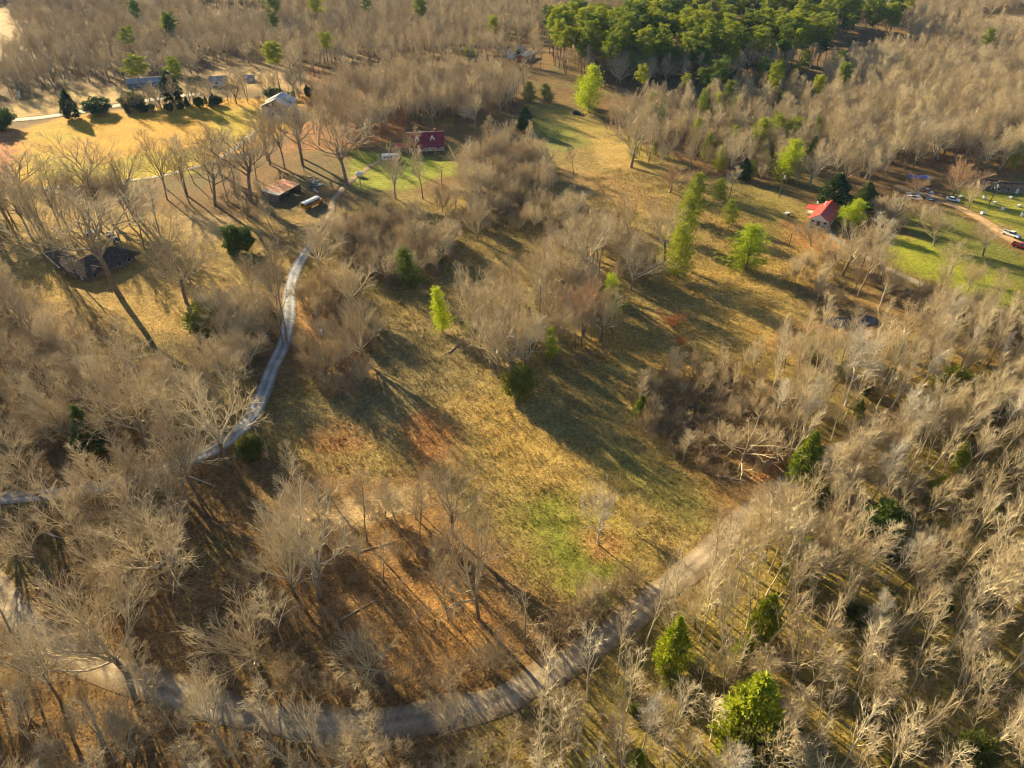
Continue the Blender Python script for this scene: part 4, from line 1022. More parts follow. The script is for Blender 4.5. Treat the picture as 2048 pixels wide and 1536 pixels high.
# nearest 300 of every kind stand as trees of their own, the rest of the woods is one mass
def seen_size(f):
    kd, x, y, h = f[:4]
    u, v, s = proj(x, y, gz(x, y) + 0.5 * h)
    if y < 5 or not (-60 < u < 2108 and -60 < v < 1600): return -1
    return s * h
LAB = dict(slim="slender bare tree", high="tall oak", old_pine="old pine", tall="bare tree", shrub="bare twiggy shrub", bush="green evergreen bush", dark_bush="dark evergreen bush", olive_cedar="green cedar", cedar="dark cedar", young_pine="green pine", pale="pale-barked tree",
           fan="low fan-shaped bare tree", spread="wide-crowned bare tree", redfan="reddish bare tree")
ranked = {}
for f in FILL: ranked.setdefault(NAMES[f[0]], []).append((seen_size(f), f))
REST = []
heroes_by = {}
for o in bpy.data.objects:
    b = o.name.split('.')[0]; heroes_by[b] = heroes_by.get(b, 0) + 1
MARKS = [(a_, at(px_, py_)) for a_, px_, py_ in [
    ("the roadside cedar", 1600, 968), ("the shattered pale tree", 1478, 945), ("the near woods evergreen bush", 1750, 1092), ("the twin-stemmed sycamore", 1690, 812), ("the domed bare tree", 1640, 1160),
    ("the largest green cedar", 1480, 1500), ("the smaller road cedar", 1472, 1360), ("the road bank cedar", 1338, 1345), ("the corner bush", 1922, 1545), ("the ochre-green bush", 1755, 1420),
    ("the canopy bushes", 1930, 815), ("the pond", 1700, 645), ("the pale bare pole", 1757, 620), ("the fan-crowned road bend tree", 1520, 1082), ("the half hidden green cedar", 1522, 1270), ("the near woods right edge", 2020, 1150),
    ("the lower right woods edge", 2020, 1400), ("the white field tree", 1195, 1088), ("the lone stout-trunked tree", 957, 1237), ("the grey road bank snag", 1050, 1300), ("the tan grass strip", 740, 1020), ("the dark leaf patch", 450, 1130),
    ("the big leaning tree", 345, 1178), ("the fan-crowned left tree", 255, 1345), ("the road's left end", 30, 1200), ("the lower left corner", 60, 1480), ("the bottom edge", 560, 1530), ("the bottom middle", 880, 1530),
    ("the driveway's left end", 80, 990), ("the driveway bend", 460, 890), ("the left wood cedar", 190, 908), ("the left wood's outer edge", 10, 760), ("the hazy green bush", 415, 662), ("the big yard oak", 240, 592), ("the dark-roofed house", 170, 520),
    ("the slope's round cedar", 480, 506), ("the driveway pole", 652, 726), ("the rounded bright pine", 822, 575), ("the school bus", 623, 405), ("the rusty shed", 561, 385), ("the metal barn", 556, 225), ("the broad field-end tree", 60, 420), ("the golden field track", 300, 360),
    ("the white lawn tank", 718, 352), ("the red house with dormers", 850, 300), ("the upper meadow cedar", 1050, 262), ("the great meadow oak", 1262, 335), ("the tall yellow-green pine", 885, 664), ("the small yellow-green pine", 1099, 719),
    ("the reddish-twigged tree", 1166, 672), ("the cone-shaped pine", 1221, 636), ("the tall pine row", 1365, 500), ("the broad round-headed pine", 1492, 540), ("the dark pine cluster", 1545, 302), ("the lone dark cedar", 1486, 360), ("the red-roofed house", 1653, 440),
    ("the blue tarp", 1838, 358), ("the orange-brown tree", 1905, 392), ("the white-limbed tree", 1842, 312), ("the far right wood's edge", 2040, 300), ("the bright green lawn", 1880, 560), ("the long far house", 295, 176), ("the far pointed cedar", 347, 204),
    ("the pale far building", 1032, 110), ("the tall far pine", 560, 178), ("the pine ridge's left end", 1110, 130), ("the pine ridge's middle", 1330, 140), ("the pine ridge's right end", 1600, 130), ("the rear pine stand", 1560, 70), ("the isolated ridge pine", 1405, 200),
    ("the far right wood's top", 1780, 180), ("the dark mid-field bush", 1036, 795), ("the field corner brush", 1330, 850)]]
MX = np.array([(m[1].x, m[1].y) for m in MARKS]); USED = {}
ORD = ["nearest", "second nearest", "third nearest", "fourth nearest", "fifth nearest", "sixth nearest", "seventh nearest", "eighth nearest"]
def mark_of(x, y):
    i = int(np.argmin(np.hypot(MX[:, 0] - x, MX[:, 1] - y) / np.maximum(60, np.hypot(MX[:, 0], MX[:, 1])))); dx, dy = x - MX[i, 0], y - MX[i, 1]
    side = ("right" if dx > 0 else "left") if abs(dx) > abs(dy) else ("far" if dy > 0 else "near")
    return i, side, math.hypot(dx, dy)
RANK = {}
def landmark_label(kd, x, y):
    i, side, dd = mark_of(x, y)
    k = RANK[(round(x, 3), round(y, 3))]
    if k < len(ORD): return "%s %s %s, %s side" % (LAB[kd], ORD[k], MARKS[i][0], side), None
    q_ = "%s among many on the %s side of %s" % (LAB[kd], side, MARKS[i][0])
    return q_, q_ + " - group"
CHOSEN = []
for nm, L in ranked.items():
    L.sort(key=lambda q: -q[0])
    CHOSEN += [f for s_, f in L[:max(0, 300 - heroes_by.get(nm, 0))] if s_ > 6]
bucket = {}
for f in CHOSEN:
    i, side, dd = mark_of(f[1], f[2]); bucket.setdefault((LAB[f[0]], i, side), []).append((dd, f))
for L in bucket.values():
    for k, (dd, f) in enumerate(sorted(L, key=lambda q: q[0])): RANK[(round(f[1], 3), round(f[2], 3))] = k
for nm, L in ranked.items():
    L.sort(key=lambda q: -q[0])
    room = 300 - heroes_by.get(nm, 0); n = 0
    for s, f in L:
        if s > 6 and n < room:
            kd, x, y, h, lab, grp = f
            lab, shared = landmark_label(kd, x, y)
            plant(kd, x, y, h, lab, shared or grp + ": " + NAMES[kd].replace('_', ' '), wide=random.uniform(.85, 1.2), lean=(random.gauss(0, .05), random.gauss(0, .05)))
            n += 1
        else:
            REST.append(f[:4])
REST += wood_far

def scatter_object(name, label, items, cat=None):
    """one object: points carrying which tree, how it is turned and how big; geometry nodes set the trees on them"""
    keys = sorted({k for k in PROTO_OBJ})
    slots = {k: i for i, k in enumerate(keys)}
    byk = {}
    for k in keys: byk.setdefault(k[0], []).append(k)
    for kd in {i[0] for i in items}:
        if kd not in byk: raise RuntimeError(kd)
    P = []; IDX = []; ROT = []; SC = []
    for kd, x, y, h in items:
        k = random.choice(byk[kd]); nom = PROTO[kd][k[1]][0]; s = h / nom; w = s * random.uniform(.9, 1.25)
        P.append((x, y)); IDX.append(slots[k]); ROT.append((random.gauss(0, .04), random.gauss(0, .04), random.uniform(0, 6.283))); SC.append((w, w, s))
    P = np.array(P); z = height(P[:, 0], P[:, 1])
    me = bpy.data.meshes.new(name); me.vertices.add(len(P)); me.vertices.foreach_set("co", np.column_stack([P, z]).astype(np.float32).ravel())
    a = me.attributes.new("pick", 'INT', 'POINT'); a.data.foreach_set("value", np.array(IDX, np.int32))
    a = me.attributes.new("turn", 'FLOAT_VECTOR', 'POINT'); a.data.foreach_set("vector", np.array(ROT, np.float32).ravel())
    a = me.attributes.new("size", 'FLOAT_VECTOR', 'POINT'); a.data.foreach_set("vector", np.array(SC, np.float32).ravel())
    o = link(name, me)
    ng = bpy.data.node_groups.new(name, 'GeometryNodeTree')
    ng.interface.new_socket("Geometry", in_out='INPUT', socket_type='NodeSocketGeometry')
    ng.interface.new_socket("Geometry", in_out='OUTPUT', socket_type='NodeSocketGeometry')
    N = ng.nodes; L = ng.links
    gi = N.new("NodeGroupInput"); go = N.new("NodeGroupOutput")
    iop = N.new("GeometryNodeInstanceOnPoints"); iop.inputs["Pick Instance"].default_value = True
    jj = N.new("GeometryNodeJoinGeometry")
    order = []
    for k in reversed(keys):
        j = N.new("GeometryNodeJoinGeometry")
        for ob in PROTO_OBJ[k]:
            oi = N.new("GeometryNodeObjectInfo"); oi.transform_space = 'ORIGINAL'; oi.inputs["Object"].default_value = ob
            L.new(oi.outputs["Geometry"], j.inputs[0])
        g2i = N.new("GeometryNodeGeometryToInstance"); L.new(j.outputs[0], g2i.inputs[0]); L.new(g2i.outputs[0], jj.inputs[0]); order.append(k)
    L.new(gi.outputs[0], iop.inputs["Points"]); L.new(jj.outputs[0], iop.inputs["Instance"])
    for nm, typ, sock in (("pick", 'INT', "Instance Index"), ("turn", 'FLOAT_VECTOR', "Rotation"), ("size", 'FLOAT_VECTOR', "Scale")):
        na = N.new("GeometryNodeInputNamedAttribute"); na.data_type = typ; na.inputs["Name"].default_value = nm
        out = [s for s in na.outputs if s.enabled and s.name == "Attribute"][0]
        L.new(out, iop.inputs[sock])
    L.new(iop.outputs[0], go.inputs[0])
    md = o.modifiers.new("woods", 'NODES'); md.node_group = ng
    return tag(o, label, cat, kind="stuff")
for kd, L in PROTO.items():        # every shape used by the woods needs one standing tree to take it from
    pass
have = {k[0] for k in PROTO_OBJ}
REST = [f for f in REST if f[0] in have]
scatter_object("woodland", "leafless woods running back to the horizon with scattered evergreens", REST, "woods")
print("individual trees", sum(1 for o in bpy.data.objects if o.type == 'EMPTY'), "mass", len(REST))

# ------------------------------------------------------------------ buildings
mat('red_metal', (0.50, 0.06, 0.035), 0.45, 0.12, 0.6, metal=0.0, spec=0.5)
mat('dark_red_metal', (0.26, 0.03, 0.035), 0.5, 0.15, 0.6, spec=0.4)
mat('grey_metal', (0.42, 0.44, 0.46), 0.45, 0.14, 0.5, metal=0.2, spec=0.5)
mat('rusty_metal', (0.46, 0.25, 0.14), 0.75, 0.2, 0.55, col2=(0.34, 0.10, 0.035))
mat('weathered_wood', (0.26, 0.19, 0.13), 0.9, 0.3, 2.0)
mat('white_paint', (0.72, 0.70, 0.66), 0.6, 0.06, 1.2)
mat('cream_wall', (0.55, 0.48, 0.38), 0.8, 0.1, 1.0)
mat('grey_wall', (0.34, 0.34, 0.34), 0.8, 0.12, 1.0)
mat('shade_tinted_wall', (0.10, 0.16, 0.22), 0.7, 0.12, 1.0)  # dark blue shade put into the colour of the far white house's walls
mat('brown_wall', (0.20, 0.135, 0.09), 0.85, 0.15, 1.2)
mat('brick_wall', (0.30, 0.12, 0.08), 0.85, 0.2, 3.0)
mat('dark_shingle', (0.085, 0.068, 0.052), 1.0, 0.3, 1.2, spec=0.05)
mat('pale_roof', (0.34, 0.32, 0.29), 0.8, 0.1, 0.7)
mat('concrete', (0.42, 0.40, 0.36), 0.9, 0.15, 1.0)
mat('window_glass', (0.02, 0.03, 0.045), 0.08, 0.1, 1.0, spec=0.6)
mat('black_paint', (0.012, 0.013, 0.016), 0.25, 0.1, 1.0, spec=0.6)
mat('car_white', (0.74, 0.74, 0.73), 0.25, 0.04, 0.8, spec=0.6)
mat('car_red', (0.36, 0.015, 0.03), 0.25, 0.1, 0.8, spec=0.6)
mat('car_navy', (0.015, 0.03, 0.07), 0.25, 0.1, 0.8, spec=0.6)
mat('bus_yellow', (0.50, 0.24, 0.02), 0.4, 0.1, 0.8, spec=0.5)
mat('rubber', (0.02, 0.02, 0.02), 0.9, 0.1, 2)
mat('rim_metal', (0.4, 0.4, 0.42), 0.35, 0.1, 2, metal=0.7)
mat('lamp_glass', (0.7, 0.68, 0.6), 0.15, 0.05, 2, spec=0.6)
mat('lamp_red', (0.4, 0.01, 0.01), 0.2, 0.05, 2, spec=0.6)
mat('tarp_blue', (0.02, 0.08, 0.36), 0.45, 0.15, 0.8, spec=0.5)
mat('pole_wood', (0.15, 0.115, 0.08), 0.9, 0.2, 1.5)
mat('transformer_grey', (0.55, 0.57, 0.58), 0.4, 0.05, 1.0)
mat('marker_yellow', (0.55, 0.42, 0.03), 0.6, 0.1, 1.0)
mat('log_wood', (0.48, 0.41, 0.31), 0.85, 0.2, 1.5)

def window(par, x, y, z, w, h, nrm, m='white_paint'):
    """window set in a wall that faces nrm ('x' or 'y' with sign): frame proud of the wall, pane inside it"""
    s = 1 if nrm[0] == '+' else -1
    f = MB(); p = MB(); t = 0.07
    if nrm[1] == 'y':
        for a in ((x - w / 2, x - w / 2 + t, z, z + h), (x + w / 2 - t, x + w / 2, z, z + h), (x - w / 2 + t, x + w / 2 - t, z, z + t), (x - w / 2 + t, x + w / 2 - t, z + h - t, z + h)):
            f.box(a[0], a[1], min(y, y + s * .06), max(y, y + s * .06), a[2], a[3])
        p.box(x - w / 2 + t + .002, x + w / 2 - t - .002, min(y - s * .01, y + s * .025), max(y - s * .01, y + s * .025), z + t + .002, z + h - t - .002)
    else:
        for a in ((y - w / 2, y - w / 2 + t, z, z + h), (y + w / 2 - t, y + w / 2, z, z + h), (y - w / 2 + t, y + w / 2 - t, z, z + t), (y - w / 2 + t, y + w / 2 - t, z + h - t, z + h)):
            f.box(min(x, x + s * .06), max(x, x + s * .06), a[0], a[1], a[2], a[3])
        p.box(min(x - s * .01, x + s * .025), max(x - s * .01, x + s * .025), y - w / 2 + t + .002, y + w / 2 - t - .002, z + t + .002, z + h - t - .002)
    fo = f.build("window", m, par); p.build("pane", 'window_glass', fo)

def door(par, x, y, z, w, h, nrm, m='brown_wall'):
    s = 1 if nrm[0] == '+' else -1
    b = MB(); k = MB()
    if nrm[1] == 'y':
        b.box(x - w / 2, x + w / 2, min(y - s * .02, y + s * .05), max(y - s * .02, y + s * .05), z, z + h); k.cyl((x + w * .36, y + s * .05, z + h * .48), (0, s, 0), .04, .08, 8)
    else:
        b.box(min(x - s * .02, x + s * .05), max(x - s * .02, x + s * .05), y - w / 2, y + w / 2, z, z + h); k.cyl((x + s * .05, y + w * .36, z + h * .48), (s, 0, 0), .04, .08, 8)
    d = b.build("door", m, par); k.build("handle", 'rim_metal', d)

def roof_slopes(par, x0, x1, W, zw, rise, over, m, name="roof_slope", thick=0.14, ridge_m=None, ribs=0.0):
    """two slabs of a gable roof, ridge along local x"""
    half = W / 2 + over; sl = rise / (W / 2)
    zt = zw + rise; ze = zt - sl * half
    for s in (-1, 1):
        b = MB()
        y0, y1 = 0.0, s * half
        pr = [(x0, y0, zt), (x1, y0, zt), (x1, y1, ze), (x0, y1, ze)]
        vs = [(a, b_, c + 0.02) for a, b_, c in pr] + [(a, b_, c + 0.02 + thick) for a, b_, c in pr]
        b.add(vs, [(3, 2, 1, 0), (4, 5, 6, 7), (0, 1, 5, 4), (1, 2, 6, 5), (2, 3, 7, 6), (3, 0, 4, 7)])
        if ribs:
            n = int((x1 - x0) / ribs)
            for i in range(1, n):
                xx = x0 + (x1 - x0) * i / n
                q = [(xx - .03, y0 + s * .05), (xx + .03, y0 + s * .05), (xx + .03, y1), (xx - .03, y1)]
                lo = [(a, yy, zt - sl * abs(yy) + .02 + thick - .01) for a, yy in q]; hi = [(a, yy, zz + .055) for a, yy, zz in lo]
                b.add(lo + hi, [(3, 2, 1, 0), (4, 5, 6, 7), (0, 1, 5, 4), (1, 2, 6, 5), (2, 3, 7, 6), (3, 0, 4, 7)])
        b.build(name, m, par)
    c = MB(); c.prism([(0, 0)] * 0 + [(x0 - .02, zt + thick + .03), (x1 + .02, zt + thick + .03), (x1 + .02, zt + thick + .10), (x0 - .02, zt + thick + .10)], -.16, .16)
    c.build("ridge_cap", ridge_m or m, par)

def gable_walls(par, x0, x1, W, zw, rise, m, name="wall"):
    """four walls with gables as one closed body, ridge along local x"""
    prof = [(-W / 2, -0.6), (W / 2, -0.6), (W / 2, zw), (0, zw + rise), (-W / 2, zw)]
    vs = [(x0, y, z) for y, z in prof] + [(x1, y, z) for y, z in prof]
    b = MB(); b.add(vs, [(0, 1, 2, 3, 4), (9, 8, 7, 6, 5)] + [(i + 5, (i + 1) % 5 + 5, (i + 1) % 5, i) for i in range(5)])
    return b.build(name, m, par)

def spot(px, py, up):
    p = at(px, py, up); return (p.x, p.y, gz(p.x, p.y))

# small house under a bright red metal roof, gable with porch towards the camera
h = thing("red_roofed_house", "small house with a bright red metal roof and pale gable on the right slope", "house", spot(1653, 414, 5.2), math.radians(56))
gable_walls(h, -5.6, 7.6, 6.4, 3.0, 2.1, 'cream_wall')
roof_slopes(h, -8.0, 8.0, 6.4, 3.0, 2.1, 0.6, 'red_metal', ribs=0.9)
g = MB(); g.add([(-7.8, -3.5, 3.0), (-7.8, 3.5, 3.0), (-7.8, 0, 5.02), (-7.6, -3.5, 3.0), (-7.6, 3.5, 3.0), (-7.6, 0, 5.02)], [(0, 1, 2), (5, 4, 3), (0, 3, 4, 1), (1, 4, 5, 2), (2, 5, 3, 0)])
g.build("gable_panel", 'white_paint', h)
MB().box(-7.8, -5.61, -3.2, 3.2, -0.5, 0.35).build("porch_floor", 'weathered_wood', h)
MB().box(-7.75, -7.55, -3.3, 3.3, 2.75, 2.99).build("porch_beam", 'white_paint', h)
for yy in (-3.1, -1.1, 1.1, 3.1): MB().box(-7.72, -7.58, yy - .08, yy + .08, 0.35, 2.75).build("porch_post", 'white_paint', h)
MB().box(-9.2, -7.81, -1.0, 1.0, -0.5, 0.15).build("step", 'brick_wall', h)
ra = MB()
for q in (0, 1): ra.add([(-7.8 - 2.6 * q, 2.5, 0.4 - 0.5 * q), (-7.8 - 2.6 * q, 3.4, 0.4 - 0.5 * q), (-7.8 - 2.6 * q, 3.4, 0.55 - 0.5 * q), (-7.8 - 2.6 * q, 2.5, 0.55 - 0.5 * q)], [])
ra.f = [(0, 1, 2, 3), (7, 6, 5, 4), (0, 4, 5, 1), (1, 5, 6, 2), (2, 6, 7, 3), (3, 7, 4, 0)]; ra.build("ramp", 'log_wood', h)
door(h, -5.6, 0.3, 0.37, 1.0, 2.05, '-x'); window(h, -5.6, -1.9, 1.1, 1.1, 1.2, '-x'); window(h, -5.6, 2.2, 1.1, 1.0, 1.2, '-x')
for xx in (-3.5, 0.5, 4.5): window(h, xx, 3.2, 1.1, 1.1, 1.2, '+y'); window(h, xx, -3.2, 1.1, 1.1, 1.2, '-y')
MB().cyl((3.2, 1.0, 4.4), (0, 0, 1), .3, 1.6, 8).build("chimney", 'white_paint', h)
c = thing("carport", "red-roofed carport attached to the left of the small red-roofed house", "carport", spot(1627, 414, 2.6), math.radians(56))
b = MB(); b.add([(-2.4, -2.4, 2.75), (2.4, -2.4, 2.75), (2.4, 2.2, 2.35), (-2.4, 2.2, 2.35), (-2.4, -2.4, 2.87), (2.4, -2.4, 2.87), (2.4, 2.2, 2.47), (-2.4, 2.2, 2.47)], [(3, 2, 1, 0), (4, 5, 6, 7), (0, 1, 5, 4), (1, 2, 6, 5), (2, 3, 7, 6), (3, 0, 4, 7)])
b.build("roof", 'red_metal', c)
for xx in (-2.2, 2.2):
    for yy, zz in ((2.0, 2.36), (-2.2, 2.72)): MB().box(xx - .07, xx + .07, yy - .07, yy + .07, -0.4, zz).build("post", 'white_paint', c)
MB().box(-1.6, 1.6, -1.2, 1.4, -0.3, 0.7).build("stored_boxes", 'cream_wall', c)

# metal barn with a raised rear roof
h = thing("metal_barn", "tall grey metal-roofed barn at the end of the golden field", "barn", spot(556, 193, 8.0), math.radians(85.5))
gable_walls(h, -6.4, 0.0, 13.6, 4.9, 3.0, 'brown_wall'); gable_walls(h, 0.01, 6.4, 13.6, 4.9, 3.6, 'grey_wall', "rear_wall")
roof_slopes(h, -7.2, 0.2, 13.6, 4.9, 3.0, 0.9, 'grey_metal', ribs=1.2)
roof_slopes(h, -0.6, 7.0, 13.6, 5.55, 3.0, 0.7, 'grey_metal', "rear_roof_slope", ribs=1.2)
for yy in (-4.6, -0.3, 4.2):
    MB().box(-6.47, -6.38, yy - 1.75, yy + 1.75, -0.3, 3.9).build("barn_door", 'pale_roof', h)
for yy in (-6.6, -2.4, 2.0, 6.4): MB().box(-6.62, -6.41, yy - .14, yy + .14, -0.4, 4.7).build("door_post", 'weathered_wood', h)
MB().box(-6.7, -6.42, -6.85, 6.85, 4.2, 4.6).build("fascia_board", 'weathered_wood', h)
MB().box(-9.5, -6.72, -6.8, 6.8, -0.6, 0.12).build("apron_slab", 'concrete', h)

# rusty open shed
h = thing("rusty_shed", "long open shed under a low rusty tin roof beside the school bus", "shed", spot(561, 374, 3.2), math.radians(68))
nb = 6
for i in range(nb):
    x0, x1 = -6.8 + 13.6 * i / nb, -6.8 + 13.6 * (i + 1) / nb - 0.03
    z = 0.02 * (i % 2)
    b = MB(); b.add([(x0, 4.0, 3.55 + z), (x1, 4.0, 3.55 + z), (x1, -4.1, 2.75 + z), (x0, -4.1, 2.75 + z), (x0, 4.0, 3.61 + z), (x1, 4.0, 3.61 + z), (x1, -4.1, 2.81 + z), (x0, -4.1, 2.81 + z)], [(3, 2, 1, 0), (4, 5, 6, 7), (0, 1, 5, 4), (1, 2, 6, 5), (2, 3, 7, 6), (3, 0, 4, 7)])
    o = b.build("roof_sheet", 'rusty_metal' if i not in (0,) else 'pale_roof', h)
MB().box(-6.6, 6.5, 3.7, 3.85, -0.4, 3.45).build("back_wall", 'weathered_wood', h)
MB().box(-6.6, -6.46, -3.7, 3.69, -0.4, 2.7).build("end_wall", 'weathered_wood', h); MB().box(6.36, 6.5, -3.7, 3.69, -0.4, 2.7).build("end_wall", 'weathered_wood', h)
for xx in (-6.5, -3.2, 0, 3.2, 6.4): MB().box(xx - .1, xx + .1, -3.95, -3.75, -0.4, 2.72).build("post", 'pole_wood', h)
MB().box(-6.6, 6.5, -3.93, -3.77, 2.4, 2.7).build("beam", 'pole_wood', h)
MB().box(-5.5, -2.0, -1.0, 2.0, -0.3, 1.2).build("stacked_lumber", 'weathered_wood', h); MB().box(0.5, 3.5, -0.5, 2.5, -0.3, 1.5).build("stored_machine", 'grey_wall', h)

# dark-shingled house in the left yard: hipped main block and a long carport wing
h = thing("dark_roofed_house", "low house with a dark shingled hip roof among yard oaks at left", "house", (-126.3, 199.4, gz(-126.3, 199.4)), math.radians(62))
MB().box(-8.2, 8.2, -5.0, 5.0, -0.7, 2.6).build("wall", 'brown_wall', h)
def hip(b, x0, x1, y0, y1, z0, z1, inset, th=0.15):
    ym = (y0 + y1) / 2
    lo = [(x0, y0, z0), (x1, y0, z0), (x1, y1, z0), (x0, y1, z0)]; hi = [(x, y, z + th) for x, y, z in lo]
    b.add(lo + hi + [(x0 + inset, ym, z1), (x1 - inset, ym, z1)], [(3, 2, 1, 0), (0, 1, 5, 4), (1, 2, 6, 5), (2, 3, 7, 6), (3, 0, 4, 7), (4, 5, 9, 8), (6, 7, 8, 9), (5, 6, 9), (7, 4, 8)])
b = MB(); hip(b, -9.5, 9.5, -6.5, 6.5, 2.45, 5.4, 4.8); rf = b.build("roof", 'dark_shingle', h)
MB().box(1.0, 1.8, 1.4, 2.2, 4.2, 6.1).build("chimney", 'brick_wall', rf)
for cx in (-5.2,): 
    b = MB(); b.add([(cx - 2.6, -6.4, 2.6), (cx + 2.6, -6.4, 2.6), (cx, -6.4, 4.2), (cx - 2.6, -1.6, 2.6), (cx + 2.6, -1.6, 2.6), (cx, -1.6, 4.32)], [(0, 1, 2), (5, 4, 3), (0, 3, 4, 1), (1, 4, 5, 2), (2, 5, 3, 0)])
    b.build("cross_gable", 'dark_shingle', h)
for xx in (-6.0, -1.5, 2.5, 6.0): window(h, xx, -5.0, 0.9, 1.3, 1.2, '-y'); window(h, xx, 5.0, 0.9, 1.3, 1.2, '+y')
window(h, -8.2, 1.5, 0.9, 1.3, 1.2, '-x'); door(h, -8.2, -1.5, 0.0, 1.0, 2.05, '-x', 'white_paint')
h = thing("carport_wing", "long low carport with a pale roof edge reaching out from the dark-roofed house", "carport", (-140.3, 203.2, gz(-140.3, 203.2)), math.radians(135))
roof_slopes(h, -8.6, 8.6, 5.2, 2.35, 0.85, 0.5, 'dark_shingle')
MB().box(-8.5, 8.5, 3.12, 3.22, 1.85, 2.3).build("fascia_board", 'cream_wall', h)
for xx in (-8.2, -4.1, 0, 4.1, 8.2):
    for yy in (-2.5, 2.5): MB().box(xx - .08, xx + .08, yy - .08, yy + .08, -0.5, 2.3).build("post", 'white_paint', h)
MB().box(-8.3, 8.3, -2.6, -2.48, -0.4, 2.2).build("back_wall", 'brown_wall', h)

# red house with two dormers behind the trees
h = thing("dormer_house", "house with a dark red roof and two white dormers half hidden by bare trees", "house", spot(850, 264, 7.2), math.radians(8.5))
gable_walls(h, -7.6, 7.6, 8.6, 3.3, 3.8, 'cream_wall')
roof_slopes(h, -8.1, 8.1, 8.6, 3.3, 3.8, 0.7, 'dark_red_metal', ridge_m='pale_roof', ribs=1.0)
for cx in (-3.8, 2.9):
    d0 = MB(); d0.add([(cx - .95, -3.3, 4.0), (cx + .95, -3.3, 4.0), (cx + .95, -3.3, 5.3), (cx, -3.3, 6.2), (cx - .95, -3.3, 5.3), (cx - .95, -0.9, 4.0), (cx + .95, -0.9, 4.0), (cx + .95, -0.9, 5.3), (cx, -0.9, 6.2), (cx - .95, -0.9, 5.3)],
                      [(0, 1, 2, 3, 4), (9, 8, 7, 6, 5)] + [(i + 5, (i + 1) % 5 + 5, (i + 1) % 5, i) for i in range(5)])
    dm = d0.build("dormer", 'white_paint', h)
    for s in (-1, 1):
        q = [(cx, -3.55, 6.27), (cx + s * 1.2, -3.55, 5.13), (cx + s * 1.2, -0.7, 5.13), (cx, -0.7, 6.27)]
        MB().add(q + [(a, b_, c_ + .1) for a, b_, c_ in q], [(3, 2, 1, 0), (4, 5, 6, 7), (0, 1, 5, 4), (1, 2, 6, 5), (2, 3, 7, 6), (3, 0, 4, 7)]).build("dormer_roof", 'dark_red_metal', dm)
    MB().box(cx - .45, cx + .45, -3.36, -3.29, 4.3, 5.2).build("pane", 'window_glass', dm)
for xx in (-5.6, -2.0, 5.2): window(h, xx, -4.3, 1.0, 1.1, 1.4, '-y')
door(h, 1.6, -4.3, 0.2, 1.0, 2.1, '-y', 'white_paint')
b = MB(); b.add([(-8.0, -4.5, 3.1), (8.0, -4.5, 3.1), (8.0, -7.0, 2.5), (-8.0, -7.0, 2.5), (-8.0, -4.5, 3.2), (8.0, -4.5, 3.2), (8.0, -7.0, 2.6), (-8.0, -7.0, 2.6)], [(3, 2, 1, 0), (4, 5, 6, 7), (0, 1, 5, 4), (1, 2, 6, 5), (2, 3, 7, 6), (3, 0, 4, 7)]); b.build("porch_roof", 'dark_red_metal', h)
for xx in (-7.6, -3.8, 0, 3.8, 7.6): MB().box(xx - .08, xx + .08, -6.85, -6.69, -0.4, 2.5).build("porch_post", 'white_paint', h)
MB().box(3.9, 4.7, 0.6, 1.4, 5.5, 8.2).build("chimney", 'brick_wall', h)
h = thing("side_shed", "small red-roofed shed left of the house with dormers", "shed", spot(800, 290, 2.6), math.radians(8.5))
gable_walls(h, -2.4, 2.4, 4.0, 2.1, 1.0, 'brown_wall'); roof_slopes(h, -2.7, 2.7, 4.0, 2.1, 1.0, 0.35, 'red_metal'); door(h, 0.4, -2.0, 0, 1.2, 1.9, '-y', 'weathered_wood')

# far houses and sheds
def plain_house(name, label, px, py, up, az, L_, W_, zw, rise, mw, mr, cat="house", wins=4):
    q = thing(name, label, cat, spot(px, py, up), math.radians(az))
    gable_walls(q, -L_ / 2, L_ / 2, W_, zw, rise, mw); roof_slopes(q, -L_ / 2 - .4, L_ / 2 + .4, W_, zw, rise, 0.5, mr)
    for i in range(wins):
        xx = -L_ / 2 + L_ * (i + .5) / wins
        if i == wins // 2: door(q, xx, -W_ / 2, 0.1, 1.0, 2.0, '-y', 'white_paint')
        else: window(q, xx, -W_ / 2, 0.9, 1.3, 1.1, '-y')
    return q
plain_house("ranch_house", "long low white house, blue shade coloured into its walls, pale roof, behind the golden field", 295, 160, 3.2, 16.8, 21, 8.5, 2.8, 1.7, 'shade_tinted_wall', 'pale_roof', wins=6)
plain_house("farmhouse", "small white-walled house between trees right of the long far house", 437, 158, 3.0, 12, 9, 7, 2.8, 1.8, 'white_paint', 'pale_roof')
plain_house("field_shed", "small flat grey shed behind the far hedge row", 497, 152, 2.6, 8, 6, 4.5, 2.3, 0.8, 'grey_wall', 'pale_roof', "shed", 2)
plain_house("white_house", "pale building showing through the far woods left of the pine ridge", 1032, 97, 5, 55, 12, 9, 4.2, 2.4, 'white_paint', 'pale_roof')
plain_house("long_shed", "low building with a white sunlit roof edge below the pale far building", 1052, 108, 3, 60, 14, 6, 2.8, 1.0, 'brick_wall', 'white_paint', "shed", 3)
plain_house("distant_cabin", "tiny white-roofed building in the farthest clearing", 522, 28, 3, 5, 12, 8, 2.8, 1.6, 'cream_wall', 'white_paint', wins=3)
plain_house("dark_shed", "dark open-sided shed at the back of the cluttered yard", 1976, 362, 2.8, -12, 6, 5, 2.4, 0.9, 'weathered_wood', 'dark_shingle', "shed", 2)
plain_house("animal_shed", "long dark animal shed at the right end of the cluttered yard", 2024, 368, 2.8, -10, 13, 5, 2.3, 0.9, 'weathered_wood', 'dark_shingle', "shed", 4)
h = thing("blue_tarp_shelter", "shelter under a bright blue tarpaulin in the cluttered yard", "shelter", spot(1838, 352, 2.3), math.radians(-8))
tb = MB(); nn = 6
